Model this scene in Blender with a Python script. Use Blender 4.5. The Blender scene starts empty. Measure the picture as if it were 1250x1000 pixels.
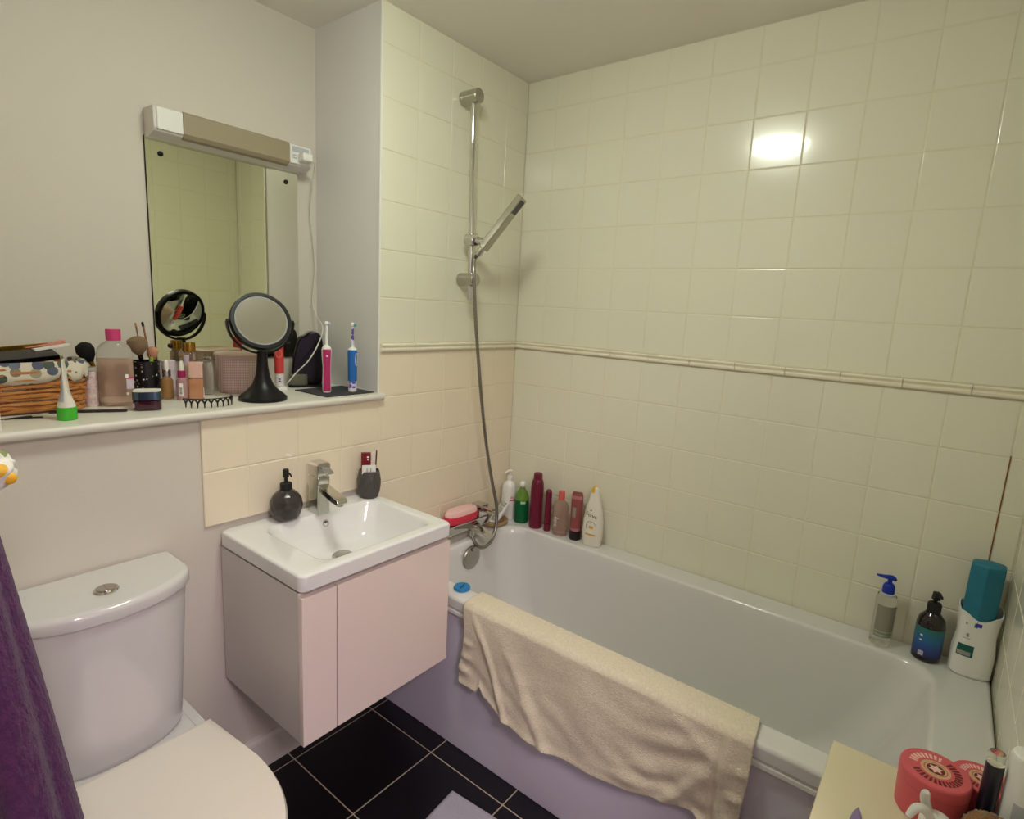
import bpy, bmesh, math, random
from mathutils import Vector, Matrix
random.seed(7)
S = bpy.context.scene
COL = S.collection
PI = math.pi
R = math.radians

# ------------------------------------------------------------------ materials
def lin(h):
    h = h.lstrip('#')
    v = [int(h[i:i + 2], 16) / 255 for i in (0, 2, 4)]
    return tuple(((c / 12.92) if c <= .04045 else ((c + .055) / 1.055) ** 2.4) for c in v) + (1,)

MATS = {}
def mat(name, col='#808080', rough=.5, metal=0, trans=0, ior=1.45, coat=0, bump=None, var=None, spec=None, sheen=0, emis=None, sss=0):
    """bump=(scale,strength[,detail]); var=(scale,amount,colour2)"""
    m = bpy.data.materials.new(name); m.use_nodes = True
    n = m.node_tree.nodes; l = m.node_tree.links; b = n['Principled BSDF']
    b.inputs['Base Color'].default_value = lin(col) if isinstance(col, str) else col
    b.inputs['Roughness'].default_value = rough
    b.inputs['Metallic'].default_value = metal
    b.inputs['Transmission Weight'].default_value = trans
    b.inputs['IOR'].default_value = ior
    b.inputs['Coat Weight'].default_value = coat
    b.inputs['Sheen Weight'].default_value = sheen
    if spec is not None: b.inputs['Specular IOR Level'].default_value = spec
    if sss:
        b.inputs['Subsurface Weight'].default_value = sss
        b.inputs['Subsurface Scale'].default_value = .01
    if emis:
        b.inputs['Emission Color'].default_value = lin(emis[0]); b.inputs['Emission Strength'].default_value = emis[1]
    tc = n.new('ShaderNodeTexCoord')
    if var:
        t = n.new('ShaderNodeTexNoise'); t.inputs['Scale'].default_value = var[0]; t.inputs['Detail'].default_value = 4
        l.new(tc.outputs['Object'], t.inputs['Vector'])
        r = n.new('ShaderNodeValToRGB'); r.color_ramp.elements[0].position = .5 - var[1]; r.color_ramp.elements[1].position = .5 + var[1]
        r.color_ramp.elements[0].color = lin(col) if isinstance(col, str) else col
        r.color_ramp.elements[1].color = lin(var[2])
        l.new(t.outputs['Fac'], r.inputs['Fac']); l.new(r.outputs['Color'], b.inputs['Base Color'])
    if bump:
        t = n.new('ShaderNodeTexNoise'); t.inputs['Scale'].default_value = bump[0]
        t.inputs['Detail'].default_value = bump[2] if len(bump) > 2 else 3
        l.new(tc.outputs['Object'], t.inputs['Vector'])
        bp = n.new('ShaderNodeBump'); bp.inputs['Strength'].default_value = bump[1]; bp.inputs['Distance'].default_value = .002
        l.new(t.outputs['Fac'], bp.inputs['Height']); l.new(bp.outputs['Normal'], b.inputs['Normal'])
    MATS[name] = m
    return m

PAINT = mat('painted_plaster', '#d6cfc1', .62, bump=(220, .12))
PAINT_GLOSS = mat('satin_painted_plaster', '#dddbd6', .3, bump=(160, .06))
CEIL = mat('ceiling_paint', '#efeae0', .8, bump=(180, .1))
TILE = mat('cream_glazed_tile', '#ebe8d1', .16, coat=.2, var=(1.7, .4, '#e8e4d0'), bump=(9, .05, 1))
TILEW = mat('warm_cream_tile', '#efe2c8', .2, coat=.2)
GROUT = mat('cream_grout', '#e6dfc4', .75, bump=(400, .2))
RUSTGROUT = mat('orange_stained_sealant', '#8a5a24', .6)
DADO = mat('glazed_dado_tile', '#eee8d0', .16, coat=.3)
WHITE = mat('white_satin_wood', '#ddd9cc', .38, bump=(60, .03))
BEAD = mat('white_corner_bead', '#e9e8e0', .4)
FTILE = mat('black_floor_tile', '#0e0c10', .3, var=(3, .4, '#141017'), bump=(60, .05))
FGROUT = mat('beige_floor_grout', '#b5a896', .8, bump=(300, .2))
PORC = mat('white_porcelain', '#e8e8e4', .08, coat=.5)
PORCT = mat('shaded_porcelain', '#d3d1ce', .1, coat=.5)  # white porcelain; the dark it reflects is put into the colour
ACRYL = mat('white_bath_acrylic', '#dedcd8', .13, coat=.4)
PANEL = mat('lavender_lit_panel', '#dcd6e2', .22, coat=.2)  # white panel; the lavender light falling on it is put into the colour
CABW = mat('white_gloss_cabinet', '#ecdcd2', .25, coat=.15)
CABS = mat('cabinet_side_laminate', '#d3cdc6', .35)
SEATM = mat('white_seat_plastic', '#e2dace', .3)
CHROME = mat('polished_chrome', '#d2d0cc', .06, metal=1)
CHROMED = mat('brushed_chrome', '#b9b5ac', .25, metal=1)
MIRROR = mat('green_tinted_mirror', '#e6e9d4', .015, metal=1)
MIRROR2 = mat('clear_mirror', '#dfe2da', .02, metal=1)
BLACKP = mat('black_plastic', '#0c0a0b', .38, spec=.35)
BLACKG = mat('black_gloss_plastic', '#080708', .2, coat=.05, spec=.3)
BLACKM = mat('black_matt_plastic', '#141214', .55)
DARKMET = mat('dark_metal', '#2c2a2a', .3, metal=.8)
LIGHTW = mat('white_light_housing', '#dcd6d0', .3, coat=.2)
DIFFU = mat('unlit_grey_diffuser', '#9c9176', .5)
CABLEW = mat('white_cable', '#d6d2c8', .4)
GREYC = mat('dark_grey_ceramic', '#3b3634', .2, coat=.15)
GREYM = mat('dark_grey_stoneware', '#4a4745', .4)
SLATE = mat('dark_slate_mat', '#34353a', .7, bump=(300, .3))
TOWELC = mat('cream_terry', '#e9dfc8', .95, sheen=.2, bump=(420, 1.0, 3), var=(160, .3, '#d3c6aa'))
TOWELB = mat('cream_woven_hem', '#ddd2b8', .9, bump=(500, .4, 2))
PURPLE = mat('purple_terry', '#3f1b48', .95, sheen=.1, bump=(350, 1.0, 3), var=(90, .3, '#582850'))
MATB = mat('lavender_chenille', '#b3adba', .95, sheen=.3, bump=(700, .8, 2))
WICK = mat('honey_wicker', '#c98a48', .4, var=(45, .35, '#a0622c'), coat=.15)
PINKPL = mat('dusty_pink_plastic', '#cfb2a6', .45)
CLEAR = mat('clear_plastic', '#f4f4f0', .05, trans=.95, ior=1.16)
PINKLIQ = mat('pink_liquid', '#fbd8c6', .03, trans=.95, ior=1.06)
HOTPINK = mat('hot_pink_plastic', '#cc3d74', .35)
GREENP = mat('bright_green_plastic', '#45b32f', .4)
WHITEP = mat('white_plastic', '#ecebe4', .3, coat=.15)
CREAMP = mat('cream_plastic', '#e9e4d4', .3, coat=.2)
FRHAND = mat('rose_gold', '#c58a7a', .25, metal=.9)
GOLD = mat('gold_metal', '#b48a3a', .22, metal=1)
SILVER = mat('silver_metal', '#b9bcc0', .2, metal=1)
MAGENTA = mat('magenta_plastic', '#9c1f55', .3)
BURG = mat('burgundy_plastic', '#6e1030', .3, coat=.2)
BURGG = mat('dark_burgundy_glass', '#3a0c18', .08, coat=.6)
NAVYG = mat('steel_blue_foil', '#5a6f82', .15, metal=.85)
BROWNL = mat('tan_foundation_glass', '#b57e55', .12, coat=.6)
PEACHP = mat('peach_plastic', '#d7ae9c', .35)
AMBERG = mat('gold_serum_glass', '#b78d54', .08, trans=.45, ior=1.2, coat=.5)
PINKG = mat('pink_serum_glass', '#d3a9a6', .08, trans=.45, ior=1.2, coat=.5)
HAIRB = mat('black_bristle', '#100d0e', .9, bump=(900, 1, 2))
HAIRT = mat('taupe_bristle', '#8d7458', .9, bump=(900, 1, 2))
HAIRP = mat('peach_sponge', '#c98f70', .9, bump=(500, .6, 2))
CORAL = mat('coral_red_plastic', '#d2433f', .4)
BLUEP = mat('bright_blue_plastic', '#1f68b4', .4)
COBALT = mat('cobalt_blue_plastic', '#1230a8', .3)
CYANP = mat('cyan_blue_plastic', '#2b8ac8', .3, trans=.15)
GREENG = mat('green_bottle_plastic', '#86b850', .1, trans=.55, ior=1.2, coat=.4)
GREEND = mat('dark_green_gel', '#0d6a3e', .1, trans=.25, ior=1.2, coat=.5)
ROSEB = mat('rose_brown_plastic', '#8d4a46', .3, coat=.2)
ROSEP = mat('dusty_rose_plastic', '#b5707a', .3)
DARKCAP = mat('black_purple_cap', '#1d0f16', .3)
MAUVEL = mat('murky_rose_liquid', '#dcc0b4', .08, trans=.8, ior=1.2, coat=.4)
BROWNB = mat('very_dark_brown_bottle', '#1a0d12', .12, coat=.5)
TEALC = mat('teal_wax', '#1f6f86', .45, sss=.1, var=(40, .4, '#2a7d95'), bump=(120, .2))
YELLOW = mat('yellow_plastic', '#eeb62f', .35)
SPONGE = mat('pale_pink_sponge', '#efc3bd', .95, bump=(400, 1, 2))
REDSP = mat('pink_red_plastic', '#d8344a', .45)
WOODR = mat('pale_bamboo', '#b79b70', .5, var=(30, .3, '#a3875c'))
BRUSHW = mat('white_bristle_brush', '#e6e2d8', .8, bump=(300, 1, 2), var=(120, .2, '#a9a79c'))
TABLE = mat('cream_painted_wood', '#d9cfae', .5, bump=(80, .03))
TINR = mat('coral_pink_tin', '#d25a62', .42, bump=(200, .05))
TIND = mat('dark_red_print', '#6a1f1c', .5)
TING = mat('pale_gold_print', '#cdb084', .4)
TINP = mat('pale_pink_print', '#f0c2bd', .5)
BUNNY = mat('white_glazed_figurine', '#d9d6cf', .3, coat=.3)
NAVYT = mat('navy_tube', '#15182a', .3, coat=.4)
FLUFF = mat('brown_fluff', '#8a6236', .95, sheen=.3, bump=(300, 1, 3))
LILAC = mat('lilac_plastic', '#8d7fa6', .4)
INKP = mat('pink_ink', '#c8355a', .5)
INKD = mat('dark_grey_ink', '#4a4a50', .5)
INKW = mat('white_ink', '#f2eee6', .5)
INKO = mat('orange_ink', '#e0a848', .5)
INKG = mat('grey_ink', '#9a9a94', .5)
TEALI = mat('teal_green_ink', '#14584f', .5)
PALEG = mat('pale_green_ink', '#b9d6a4', .5)
LABG = mat('grey_translucent_label', '#8e897c', .5)
LILACL = mat('pale_lilac_label', '#d6c6d0', .5)
REDB = mat('dark_red_card', '#7a1620', .4)
BLUEV = mat('violet_blue_ink', '#3a34a4', .4)
HOSEM = mat('hose_steel', '#97928b', .28, metal=.95)
NOZZ = mat('grey_rubber_nozzles', '#5d5a56', .5)
GREYW = mat('pale_grey_print', '#b9bcc0', .5)
CARD = mat('white_card', '#e6e2d6', .5)
DOOR = mat('painted_door_frame', '#e4e0d8', .4)
LAMPM = mat('opal_lamp_glass', '#ffffff', .3, emis=('#f8fff0', 51))
HALLW = mat('hall_bounce_paint', '#d8cede', .7)

def label_gradient():
    m = bpy.data.materials.new('blue_teal_gradient_label'); m.use_nodes = True
    n = m.node_tree.nodes; l = m.node_tree.links; b = n['Principled BSDF']; b.inputs['Roughness'].default_value = .35
    tc = n.new('ShaderNodeTexCoord'); sp = n.new('ShaderNodeSeparateXYZ'); l.new(tc.outputs['Generated'], sp.inputs[0])
    r = n.new('ShaderNodeValToRGB'); e = r.color_ramp.elements
    e[0].position = 0; e[0].color = lin('#2a1c4c'); e[1].position = 1; e[1].color = lin('#2c7466')
    k = e.new(.3); k.color = lin('#2b4a92'); k = e.new(.6); k.color = lin('#2669a0')
    l.new(sp.outputs['Z'], r.inputs[0]); l.new(r.outputs[0], b.inputs['Base Color'])
    return m
GRADL = label_gradient()

def dots(name, base, cols, scale, thr, rough=.8):
    m = bpy.data.materials.new(name); m.use_nodes = True
    n = m.node_tree.nodes; l = m.node_tree.links; b = n['Principled BSDF']; b.inputs['Roughness'].default_value = rough
    tc = n.new('ShaderNodeTexCoord'); v = n.new('ShaderNodeTexVoronoi'); v.inputs['Scale'].default_value = scale
    v.inputs['Randomness'].default_value = .6
    l.new(tc.outputs['Object'], v.inputs['Vector'])
    sp = n.new('ShaderNodeSeparateColor'); l.new(v.outputs['Color'], sp.inputs[0])
    r = n.new('ShaderNodeValToRGB'); r.color_ramp.interpolation = 'CONSTANT'
    e = r.color_ramp.elements
    e[0].position = 0; e[0].color = lin(cols[0]); e[1].position = 1 / len(cols); e[1].color = lin(cols[1])
    for i in range(2, len(cols)):
        k = e.new(i / len(cols)); k.color = lin(cols[i])
    l.new(sp.outputs[0], r.inputs[0])
    lt = n.new('ShaderNodeMath'); lt.operation = 'LESS_THAN'; lt.inputs[1].default_value = thr
    l.new(v.outputs['Distance'], lt.inputs[0])
    mx = n.new('ShaderNodeMix'); mx.data_type = 'RGBA'
    mx.inputs[6].default_value = lin(base); l.new(r.outputs[0], mx.inputs[7]); l.new(lt.outputs[0], mx.inputs[0])
    l.new(mx.outputs[2], b.inputs['Base Color'])
    return m
LINER = dots('spotted_liner_cloth', '#d8d0bc', ['#6a7480', '#8a7f6a', '#4e5a50', '#a59c84', '#5a5f72'], 36, .42)
FLORAL = dots('white_floral_cloth', '#e6e2d8', ['#e3b23a', '#e3b23a', '#8a9a5a', '#e8e4da'], 26, .3)
DOTTED = dots('black_glitter_dots', '#100c10', ['#c8b89a', '#8a7f8a', '#d8d0c0', '#6a5f62'], 95, .27, .3)
SPECK = dots('pink_marbled_label', '#d9c2bd', ['#c9b0ae', '#e0d0cc', '#d2b6b2', '#c4a8a6'], 120, .4, .4)
PURPLEP = dots('purple_print', '#d8d4e4', ['#5a3f94', '#4a46a8', '#7a62b4', '#d8d4e4'], 70, .5, .4)

def weave_mat():
    m = bpy.data.materials.new('pink_lattice_plastic'); m.use_nodes = True
    n = m.node_tree.nodes; l = m.node_tree.links; b = n['Principled BSDF']; b.inputs['Roughness'].default_value = .5
    tc = n.new('ShaderNodeTexCoord')
    w1 = n.new('ShaderNodeTexWave'); w1.bands_direction = 'Z'; w1.inputs['Scale'].default_value = 62; w1.inputs['Distortion'].default_value = .4
    w2 = n.new('ShaderNodeTexWave'); w2.bands_direction = 'X'; w2.inputs['Scale'].default_value = 62; w2.inputs['Distortion'].default_value = .4
    l.new(tc.outputs['Object'], w1.inputs[0]); l.new(tc.outputs['Object'], w2.inputs[0])
    mx = n.new('ShaderNodeMath'); mx.operation = 'MAXIMUM'; l.new(w1.outputs['Fac'], mx.inputs[0]); l.new(w2.outputs['Fac'], mx.inputs[1])
    r = n.new('ShaderNodeValToRGB'); r.color_ramp.elements[0].position = .35; r.color_ramp.elements[0].color = lin('#b3958a')
    r.color_ramp.elements[1].position = .75; r.color_ramp.elements[1].color = lin('#dcc2b8')
    l.new(mx.outputs[0], r.inputs[0]); l.new(r.outputs[0], b.inputs['Base Color'])
    bp = n.new('ShaderNodeBump'); bp.inputs['Strength'].default_value = .6; bp.inputs['Distance'].default_value = .002
    l.new(mx.outputs[0], bp.inputs['Height']); l.new(bp.outputs['Normal'], b.inputs['Normal'])
    return m
LATTICE = weave_mat()

# ------------------------------------------------------------------ mesh helpers
def NB(): return bmesh.new()

def loops(bm, rings, cap0=True, cap1=True, closed=True):
    """skin a list of rings (each a list of points) into a surface"""
    vs = [[bm.verts.new(p) for p in r] for r in rings]
    n = len(vs[0])
    for a, b in zip(vs[:-1], vs[1:]):
        for i in range(n if closed else n - 1):
            j = (i + 1) % n
            bm.faces.new((a[i], a[j], b[j], b[i]))
    if cap0: bm.faces.new(list(reversed(vs[0])))
    if cap1: bm.faces.new(vs[-1])
    return vs

def lathe(bm, prof, seg=32, at=(0, 0, 0), cap0=True, cap1=True):
    rings = []
    for r, z in prof:
        rings.append([(at[0] + r * math.cos(2 * PI * i / seg), at[1] + r * math.sin(2 * PI * i / seg), at[2] + z) for i in range(seg)])
    loops(bm, rings, cap0, cap1)
    return bm

def se(th, rx, ry, n):
    c, s = math.cos(th), math.sin(th)
    return (rx * math.copysign(abs(c) ** (2 / n), c), ry * math.copysign(abs(s) ** (2 / n), s))

class Loft:
    """vertical body from sections (z, rx, ry, n[, cx, cy]) with smooth interpolation"""
    def __init__(self, secs): self.s = [tuple(q) + (0,) * (6 - len(q)) for q in secs]
    def sec(self, z):
        s = self.s
        if z <= s[0][0]: return s[0]
        for a, b in zip(s[:-1], s[1:]):
            if z <= b[0]:
                t = (z - a[0]) / max(1e-9, b[0] - a[0])
                return tuple(x + (y - x) * t for x, y in zip(a, b))
        return s[-1]
    def build(self, bm, seg=40, cap0=True, cap1=True):
        rings = []
        for z, rx, ry, n, cx, cy in self.s:
            rings.append([(cx + se(2 * PI * i / seg, rx, ry, n)[0], cy + se(2 * PI * i / seg, rx, ry, n)[1], z) for i in range(seg)])
        loops(bm, rings, cap0, cap1); return bm
    def pt(self, th, z, off=0.):
        z, rx, ry, n, cx, cy = (z,) + tuple(self.sec(z)[1:])
        x, y = se(th, rx, ry, n)
        d = math.hypot(x, y) or 1
        k = (d + off) / d
        return (cx + x * k, cy + y * k, z)
    def patch(self, bm, a0, a1, z0, z1, off=.0006, nu=14, nv=6, shape=None):
        """a raised label between two angles and two heights (front is -90 degrees)"""
        out = [[self.pt(R(a0 + (a1 - a0) * i / nu), z0 + (z1 - z0) * j / nv, off) for i in range(nu + 1)] for j in range(nv + 1)]
        inn = [[self.pt(R(a0 + (a1 - a0) * i / nu), z0 + (z1 - z0) * j / nv, -.0006) for i in range(nu + 1)] for j in range(nv + 1)]
        V = [[bm.verts.new(p) for p in r] for r in out]; W = [[bm.verts.new(p) for p in r] for r in inn]
        for j in range(nv):
            for i in range(nu):
                bm.faces.new((V[j][i], V[j][i + 1], V[j + 1][i + 1], V[j + 1][i]))
        for i in range(nu):
            bm.faces.new((W[0][i], W[0][i + 1], V[0][i + 1], V[0][i])); bm.faces.new((V[nv][i], V[nv][i + 1], W[nv][i + 1], W[nv][i]))
        for j in range(nv):
            bm.faces.new((W[j + 1][0], W[j][0], V[j][0], V[j + 1][0])); bm.faces.new((W[j][nu], W[j + 1][nu], V[j + 1][nu], V[j][nu]))
        return bm
    def text(self, bm, s, size, thc, zc, off=.0009, rot=0, sx=1.0):
        """lettering wrapped on the front of the body; rot turns it (90 = reads upward)"""
        vs, fs = glyphs(s, size)
        z, rx, ry, n, cx, cy = (zc,) + tuple(self.sec(zc)[1:])
        c, sn = math.cos(R(rot)), math.sin(R(rot))
        rad = max(.004, rx)
        nv = []
        for x, y in vs:
            x *= sx
            X, Y = x * c - y * sn, x * sn + y * c
            nv.append(bm.verts.new(self.pt(R(thc) + X / rad, zc + Y, off)))
        for f in fs:
            try: bm.faces.new([nv[i] for i in f])
            except ValueError: pass
        return bm

def glyphs(s, size):
    cu = bpy.data.curves.new('lettering', 'FONT'); cu.body = s; cu.size = size; cu.align_x = 'CENTER'; cu.align_y = 'CENTER'; cu.resolution_u = 3
    o = bpy.data.objects.new('lettering', cu); COL.objects.link(o)
    dg = bpy.context.evaluated_depsgraph_get()
    me = o.evaluated_get(dg).to_mesh()
    vs = [(v.co.x, v.co.y) for v in me.vertices]; fs = [list(p.vertices) for p in me.polygons]
    o.evaluated_get(dg).to_mesh_clear()
    bpy.data.objects.remove(o); bpy.data.curves.remove(cu)
    return vs, fs

def box(bm, x0, x1, y0, y1, z0, z1, bev=0, seg=2):
    b2 = bmesh.new(); bmesh.ops.create_cube(b2, size=1)
    for v in b2.verts:
        v.co = Vector((x0 + (v.co.x + .5) * (x1 - x0), y0 + (v.co.y + .5) * (y1 - y0), z0 + (v.co.z + .5) * (z1 - z0)))
    if bev: bmesh.ops.bevel(b2, geom=b2.edges[:], offset=bev, segments=seg, affect='EDGES', profile=.5)
    merge(bm, b2); return bm

def merge(bm, b2, M=None):
    if M is not None: bmesh.ops.transform(b2, matrix=M, verts=b2.verts)
    me = bpy.data.meshes.new('tmp'); b2.to_mesh(me); b2.free(); bm.from_mesh(me); bpy.data.meshes.remove(me)
    return bm

def xf(bm, M): bmesh.ops.transform(bm, matrix=M, verts=bm.verts); return bm

def rrect(x0, x1, y0, y1, r, z, k=6):
    pts = []
    r = min(r, (x1 - x0) / 2 - 1e-5, (y1 - y0) / 2 - 1e-5)
    for cx, cy, a in ((x1 - r, y1 - r, 0), (x0 + r, y1 - r, 90), (x0 + r, y0 + r, 180), (x1 - r, y0 + r, 270)):
        for i in range(k + 1):
            t = R(a + 90 * i / k); pts.append((cx + r * math.cos(t), cy + r * math.sin(t), z))
    return pts

def smooth_path(pts, k=6):
    P = [Vector(p) for p in pts]; out = []
    for i in range(len(P) - 1):
        p0, p1, p2, p3 = P[max(i - 1, 0)], P[i], P[i + 1], P[min(i + 2, len(P) - 1)]
        for j in range(k):
            t = j / k
            out.append(.5 * ((2 * p1) + (p2 - p0) * t + (2 * p0 - 5 * p1 + 4 * p2 - p3) * t * t + (3 * p1 - p0 - 3 * p2 + p3) * t ** 3))
    out.append(P[-1]); return out

def tube(bm, pts, r, seg=8, k=6, rib=0, caps=True):
    """swept tube; r may be a number or a list at the control points"""
    P = smooth_path(pts, k) if k > 1 else [Vector(p) for p in pts]
    n = len(P); rings = []
    up = Vector((0, 0, 1)); t0 = (P[1] - P[0]).normalized()
    if abs(t0.dot(up)) > .95: up = Vector((1, 0, 0))
    nrm = (up - t0 * up.dot(t0)).normalized()
    for i, p in enumerate(P):
        t = (P[min(i + 1, n - 1)] - P[max(i - 1, 0)]).normalized()
        nrm = (nrm - t * nrm.dot(t)).normalized(); bi = t.cross(nrm)
        if isinstance(r, (list, tuple)):
            f = i / (n - 1) * (len(r) - 1); a = int(min(f, len(r) - 2)); rr = r[a] + (r[a + 1] - r[a]) * (f - a)
        else: rr = r
        if rib and i % 2: rr *= (1 - rib)
        rings.append([p + (nrm * math.cos(2 * PI * q / seg) + bi * math.sin(2 * PI * q / seg)) * rr for q in range(seg)])
    loops(bm, rings, caps, caps); return bm

def cyl(bm, p0, p1, r, seg=24, bev=0):
    p0, p1 = Vector(p0), Vector(p1); L = (p1 - p0).length
    b2 = bmesh.new()
    pr = [(r, 0), (r, L)] if not bev else [(r - bev, 0), (r, bev), (r, L - bev), (r - bev, L)]
    lathe(b2, pr, seg)
    q = Vector((0, 0, 1)).rotation_difference((p1 - p0).normalized())
    merge(bm, b2, Matrix.Translation(p0) @ q.to_matrix().to_4x4()); return bm

def prism(bm, poly, a0, a1, axis='y', bev=0):
    """extrude a polygon; axis y: poly in xz; axis x: poly in yz; axis z: poly in xy"""
    def P(u, v, w): return {'y': (u, w, v), 'x': (w, u, v), 'z': (u, v, w)}[axis]
    b2 = bmesh.new(); loops(b2, [[P(u, v, a0) for u, v in poly], [P(u, v, a1) for u, v in poly]])
    bmesh.ops.recalc_face_normals(b2, faces=b2.faces[:])
    if bev: bmesh.ops.bevel(b2, geom=b2.edges[:], offset=bev, segments=2, affect='EDGES', profile=.5)
    merge(bm, b2); return bm

def ball(bm, c, rx, ry=None, rz=None, u=24, v=14):
    ry = ry or rx; rz = rz or rx
    b2 = bmesh.new(); bmesh.ops.create_uvsphere(b2, u_segments=u, v_segments=v, radius=1)
    merge(bm, b2, Matrix.Translation(c) @ Matrix.Diagonal((rx, ry, rz, 1))); return bm

def obj(name, bm, m, parent=None, ang=40, recalc=True, sub=0, loc=None):
    if recalc: bmesh.ops.recalc_face_normals(bm, faces=bm.faces[:])
    th = R(ang)
    for f in bm.faces: f.smooth = True
    for e in bm.edges:
        if len(e.link_faces) == 2 and e.calc_face_angle(0) > th: e.smooth = False
    me = bpy.data.meshes.new(name); bm.to_mesh(me); bm.free()
    ms = m if isinstance(m, (list, tuple)) else [m]
    for q in ms: me.materials.append(q)
    o = bpy.data.objects.new(name, me); COL.objects.link(o)
    if parent: o.parent = parent
    if loc: o.location = loc
    if ang < 100:
        md = o.modifiers.new('face_weighted_normals', 'WEIGHTED_NORMAL'); md.keep_sharp = True; md.weight = 80
    if sub:
        md = o.modifiers.new('subdivision', 'SUBSURF'); md.levels = sub; md.render_levels = sub
    return o

def thing(name, label, cat, loc=(0, 0, 0), rz=0, group=None, rot=None):
    o = bpy.data.objects.new(name, None); COL.objects.link(o); o.empty_display_size = .05
    o.location = loc; o.rotation_euler = rot if rot else (0, 0, R(rz))
    tag(o, label, cat, group); return o

def tag(o, label, cat, group=None):
    o['label'] = label; o['category'] = cat
    if group: o['group'] = group
    return o

def struct(o, label=None):
    o['kind'] = 'structure'
    if label: o['label'] = label
    return o
# ------------------------------------------------------------------ camera
cam = bpy.data.objects.new('camera', bpy.data.cameras.new('camera')); COL.objects.link(cam)
cam.data.sensor_fit = 'HORIZONTAL'; cam.data.sensor_width = 36; cam.data.lens = 690.325 * 36 / 1250
cam.data.clip_start = .02
cam.location = (-1.9346, -1.4934, 1.4264); cam.rotation_euler = (1.39644218, -.05209304, -.90404040)
S.camera = cam

# ------------------------------------------------------------------ room shell
XL, YB, YE, ZC, ZL = -1.9, .354, -1.695, 2.317, 1.130   # left wall, recess back, end wall, ceiling, ledge top
RX = -.732                                             # side of the recess

def tiles(us, vs, P, m, name, parent, skip=None, gap=.0012, bev=.0022, dep=.0016, jit=.0002, rnd=None):
    """glazed wall tiles with pillowed edges and grout grooves; P(u, v, d) places a point, d out of the wall"""
    bm = NB(); rg = random.Random(3)
    for a, b in zip(us[:-1], us[1:]):
        for c, d in zip(vs[:-1], vs[1:]):
            u0, u1 = min(a, b) + gap, max(a, b) - gap; v0, v1 = min(c, d) + gap, max(c, d) - gap
            if skip and skip((u0 + u1) / 2, (v0 + v1) / 2): continue
            j = [rg.uniform(-jit, jit) for _ in range(4)]
            o = [bm.verts.new(P(u, v, -dep)) for u, v in ((u0, v0), (u1, v0), (u1, v1), (u0, v1))]
            q = [bm.verts.new(P(u, v, -.0004)) for u, v in ((u0 + bev * .4, v0 + bev * .4), (u1 - bev * .4, v0 + bev * .4), (u1 - bev * .4, v1 - bev * .4), (u0 + bev * .4, v1 - bev * .4))]
            i = [bm.verts.new(P(u, v, jj)) for (u, v), jj in zip(((u0 + bev, v0 + bev), (u1 - bev, v0 + bev), (u1 - bev, v1 - bev), (u0 + bev, v1 - bev)), j)]
            for x, y in ((o, q), (q, i)):
                for k in range(4): bm.faces.new((x[k], x[(k + 1) % 4], y[(k + 1) % 4], y[k]))
            bm.faces.new(i)
    bmesh.ops.recalc_face_normals(bm, faces=bm.faces[:])
    return obj(name, bm, m, parent, ang=4, recalc=False)

ZT = [.5147, .6647, .8147, .9647, 1.1147, 1.2655]
ZU = [1.2955, 1.4444, 1.596, 1.7475, 1.899, 2.0505, 2.202, ZC]
YT = [0, -.139] + [-.139 - .1506 * k for k in range(1, 11)] + [YE]
XT = [0, -.1309, -.2808, -.4307, -.5806, RX]

# floor
f = struct(obj('floor', box(NB(), -2.75, 0.02, -3.3, .02, -.06, -.0012), FGROUT), 'black square floor tiles with beige grout')
fx = [-.7818 + .3023 * k for k in range(-8, 4)]; fy = [-.3459 + .3 * k for k in range(-11, 3)]
fx = [max(-2.75, min(0, v)) for v in fx]; fy = [max(-3.3, min(.0, v)) for v in fy]
tiles(sorted(set(fx)), sorted(set(fy)), lambda u, v, d: (u, v, d), FTILE, 'tiles', f, gap=.0017, bev=.0015, dep=.001)

struct(obj('ceiling', box(NB(), -2.75, .1, -3.35, .46, ZC, ZC + .08), CEIL), 'plain off-white ceiling')

# long tiled wall along the bath
w = struct(obj('wall_right', box(NB(), .0013, .1, YE - .1, .1, 0, ZC), GROUT), 'long cream tiled wall beside the bath')
P = lambda u, v, d: (-d, u, v)
tiles(YT, ZT, P, TILE, 'tiles', w); tiles(YT, ZU, P, TILE, 'tiles', w)
bm = box(NB(), -.0008, .004, -1.6445 - .0013, -1.6445 + .0013, .64, 1.12)
obj('stained_joint', bm, RUSTGROUT, w)

# end wall
bm = NB(); box(bm, -1.30, .0, YE - .1, YE - .0013, 0, ZC); box(bm, -2.07, -1.3001, YE - .1, YE - .0013, 2.02, ZC); box(bm, -2.22, -2.0701, YE - .1, YE - .0013, 0, ZC)
w = struct(obj('wall_front', bm, GROUT), 'cream tiled wall at the foot of the bath')
XE = [0] + [-.05 - .15 * k for k in range(0, 9)] + [-1.26]
P = lambda u, v, d: (u, YE + d, v)
tiles(XE, [.0647, .2147, .3647] + ZT, P, TILE, 'tiles', w); tiles(XE, ZU, P, TILE, 'tiles', w)

# tap wall: tiled pier beside the recess (its white side faces the recess), low boxed wall under the ledge
w = struct(obj('wall_back', box(NB(), RX, 0, .0013, YB + .1, ZL, ZC), PAINT_GLOSS), 'white pier between mirror recess and tiled corner')
P = lambda u, v, d: (u, -d, v)
obj('grout', box(NB(), RX, 0, .0012, .004, .5, ZC), GROUT, w)
tiles(XT, ZT, P, TILEW, 'tiles', w); tiles(XT, ZU, P, TILE, 'tiles', w)
bm = box(NB(), RX - .005, RX + .002, -.0008, .006, ZL, ZC, .0015)
struct(obj('trim_1', bm, BEAD), 'thin white corner bead at the edge of the tiled pier')

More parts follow.
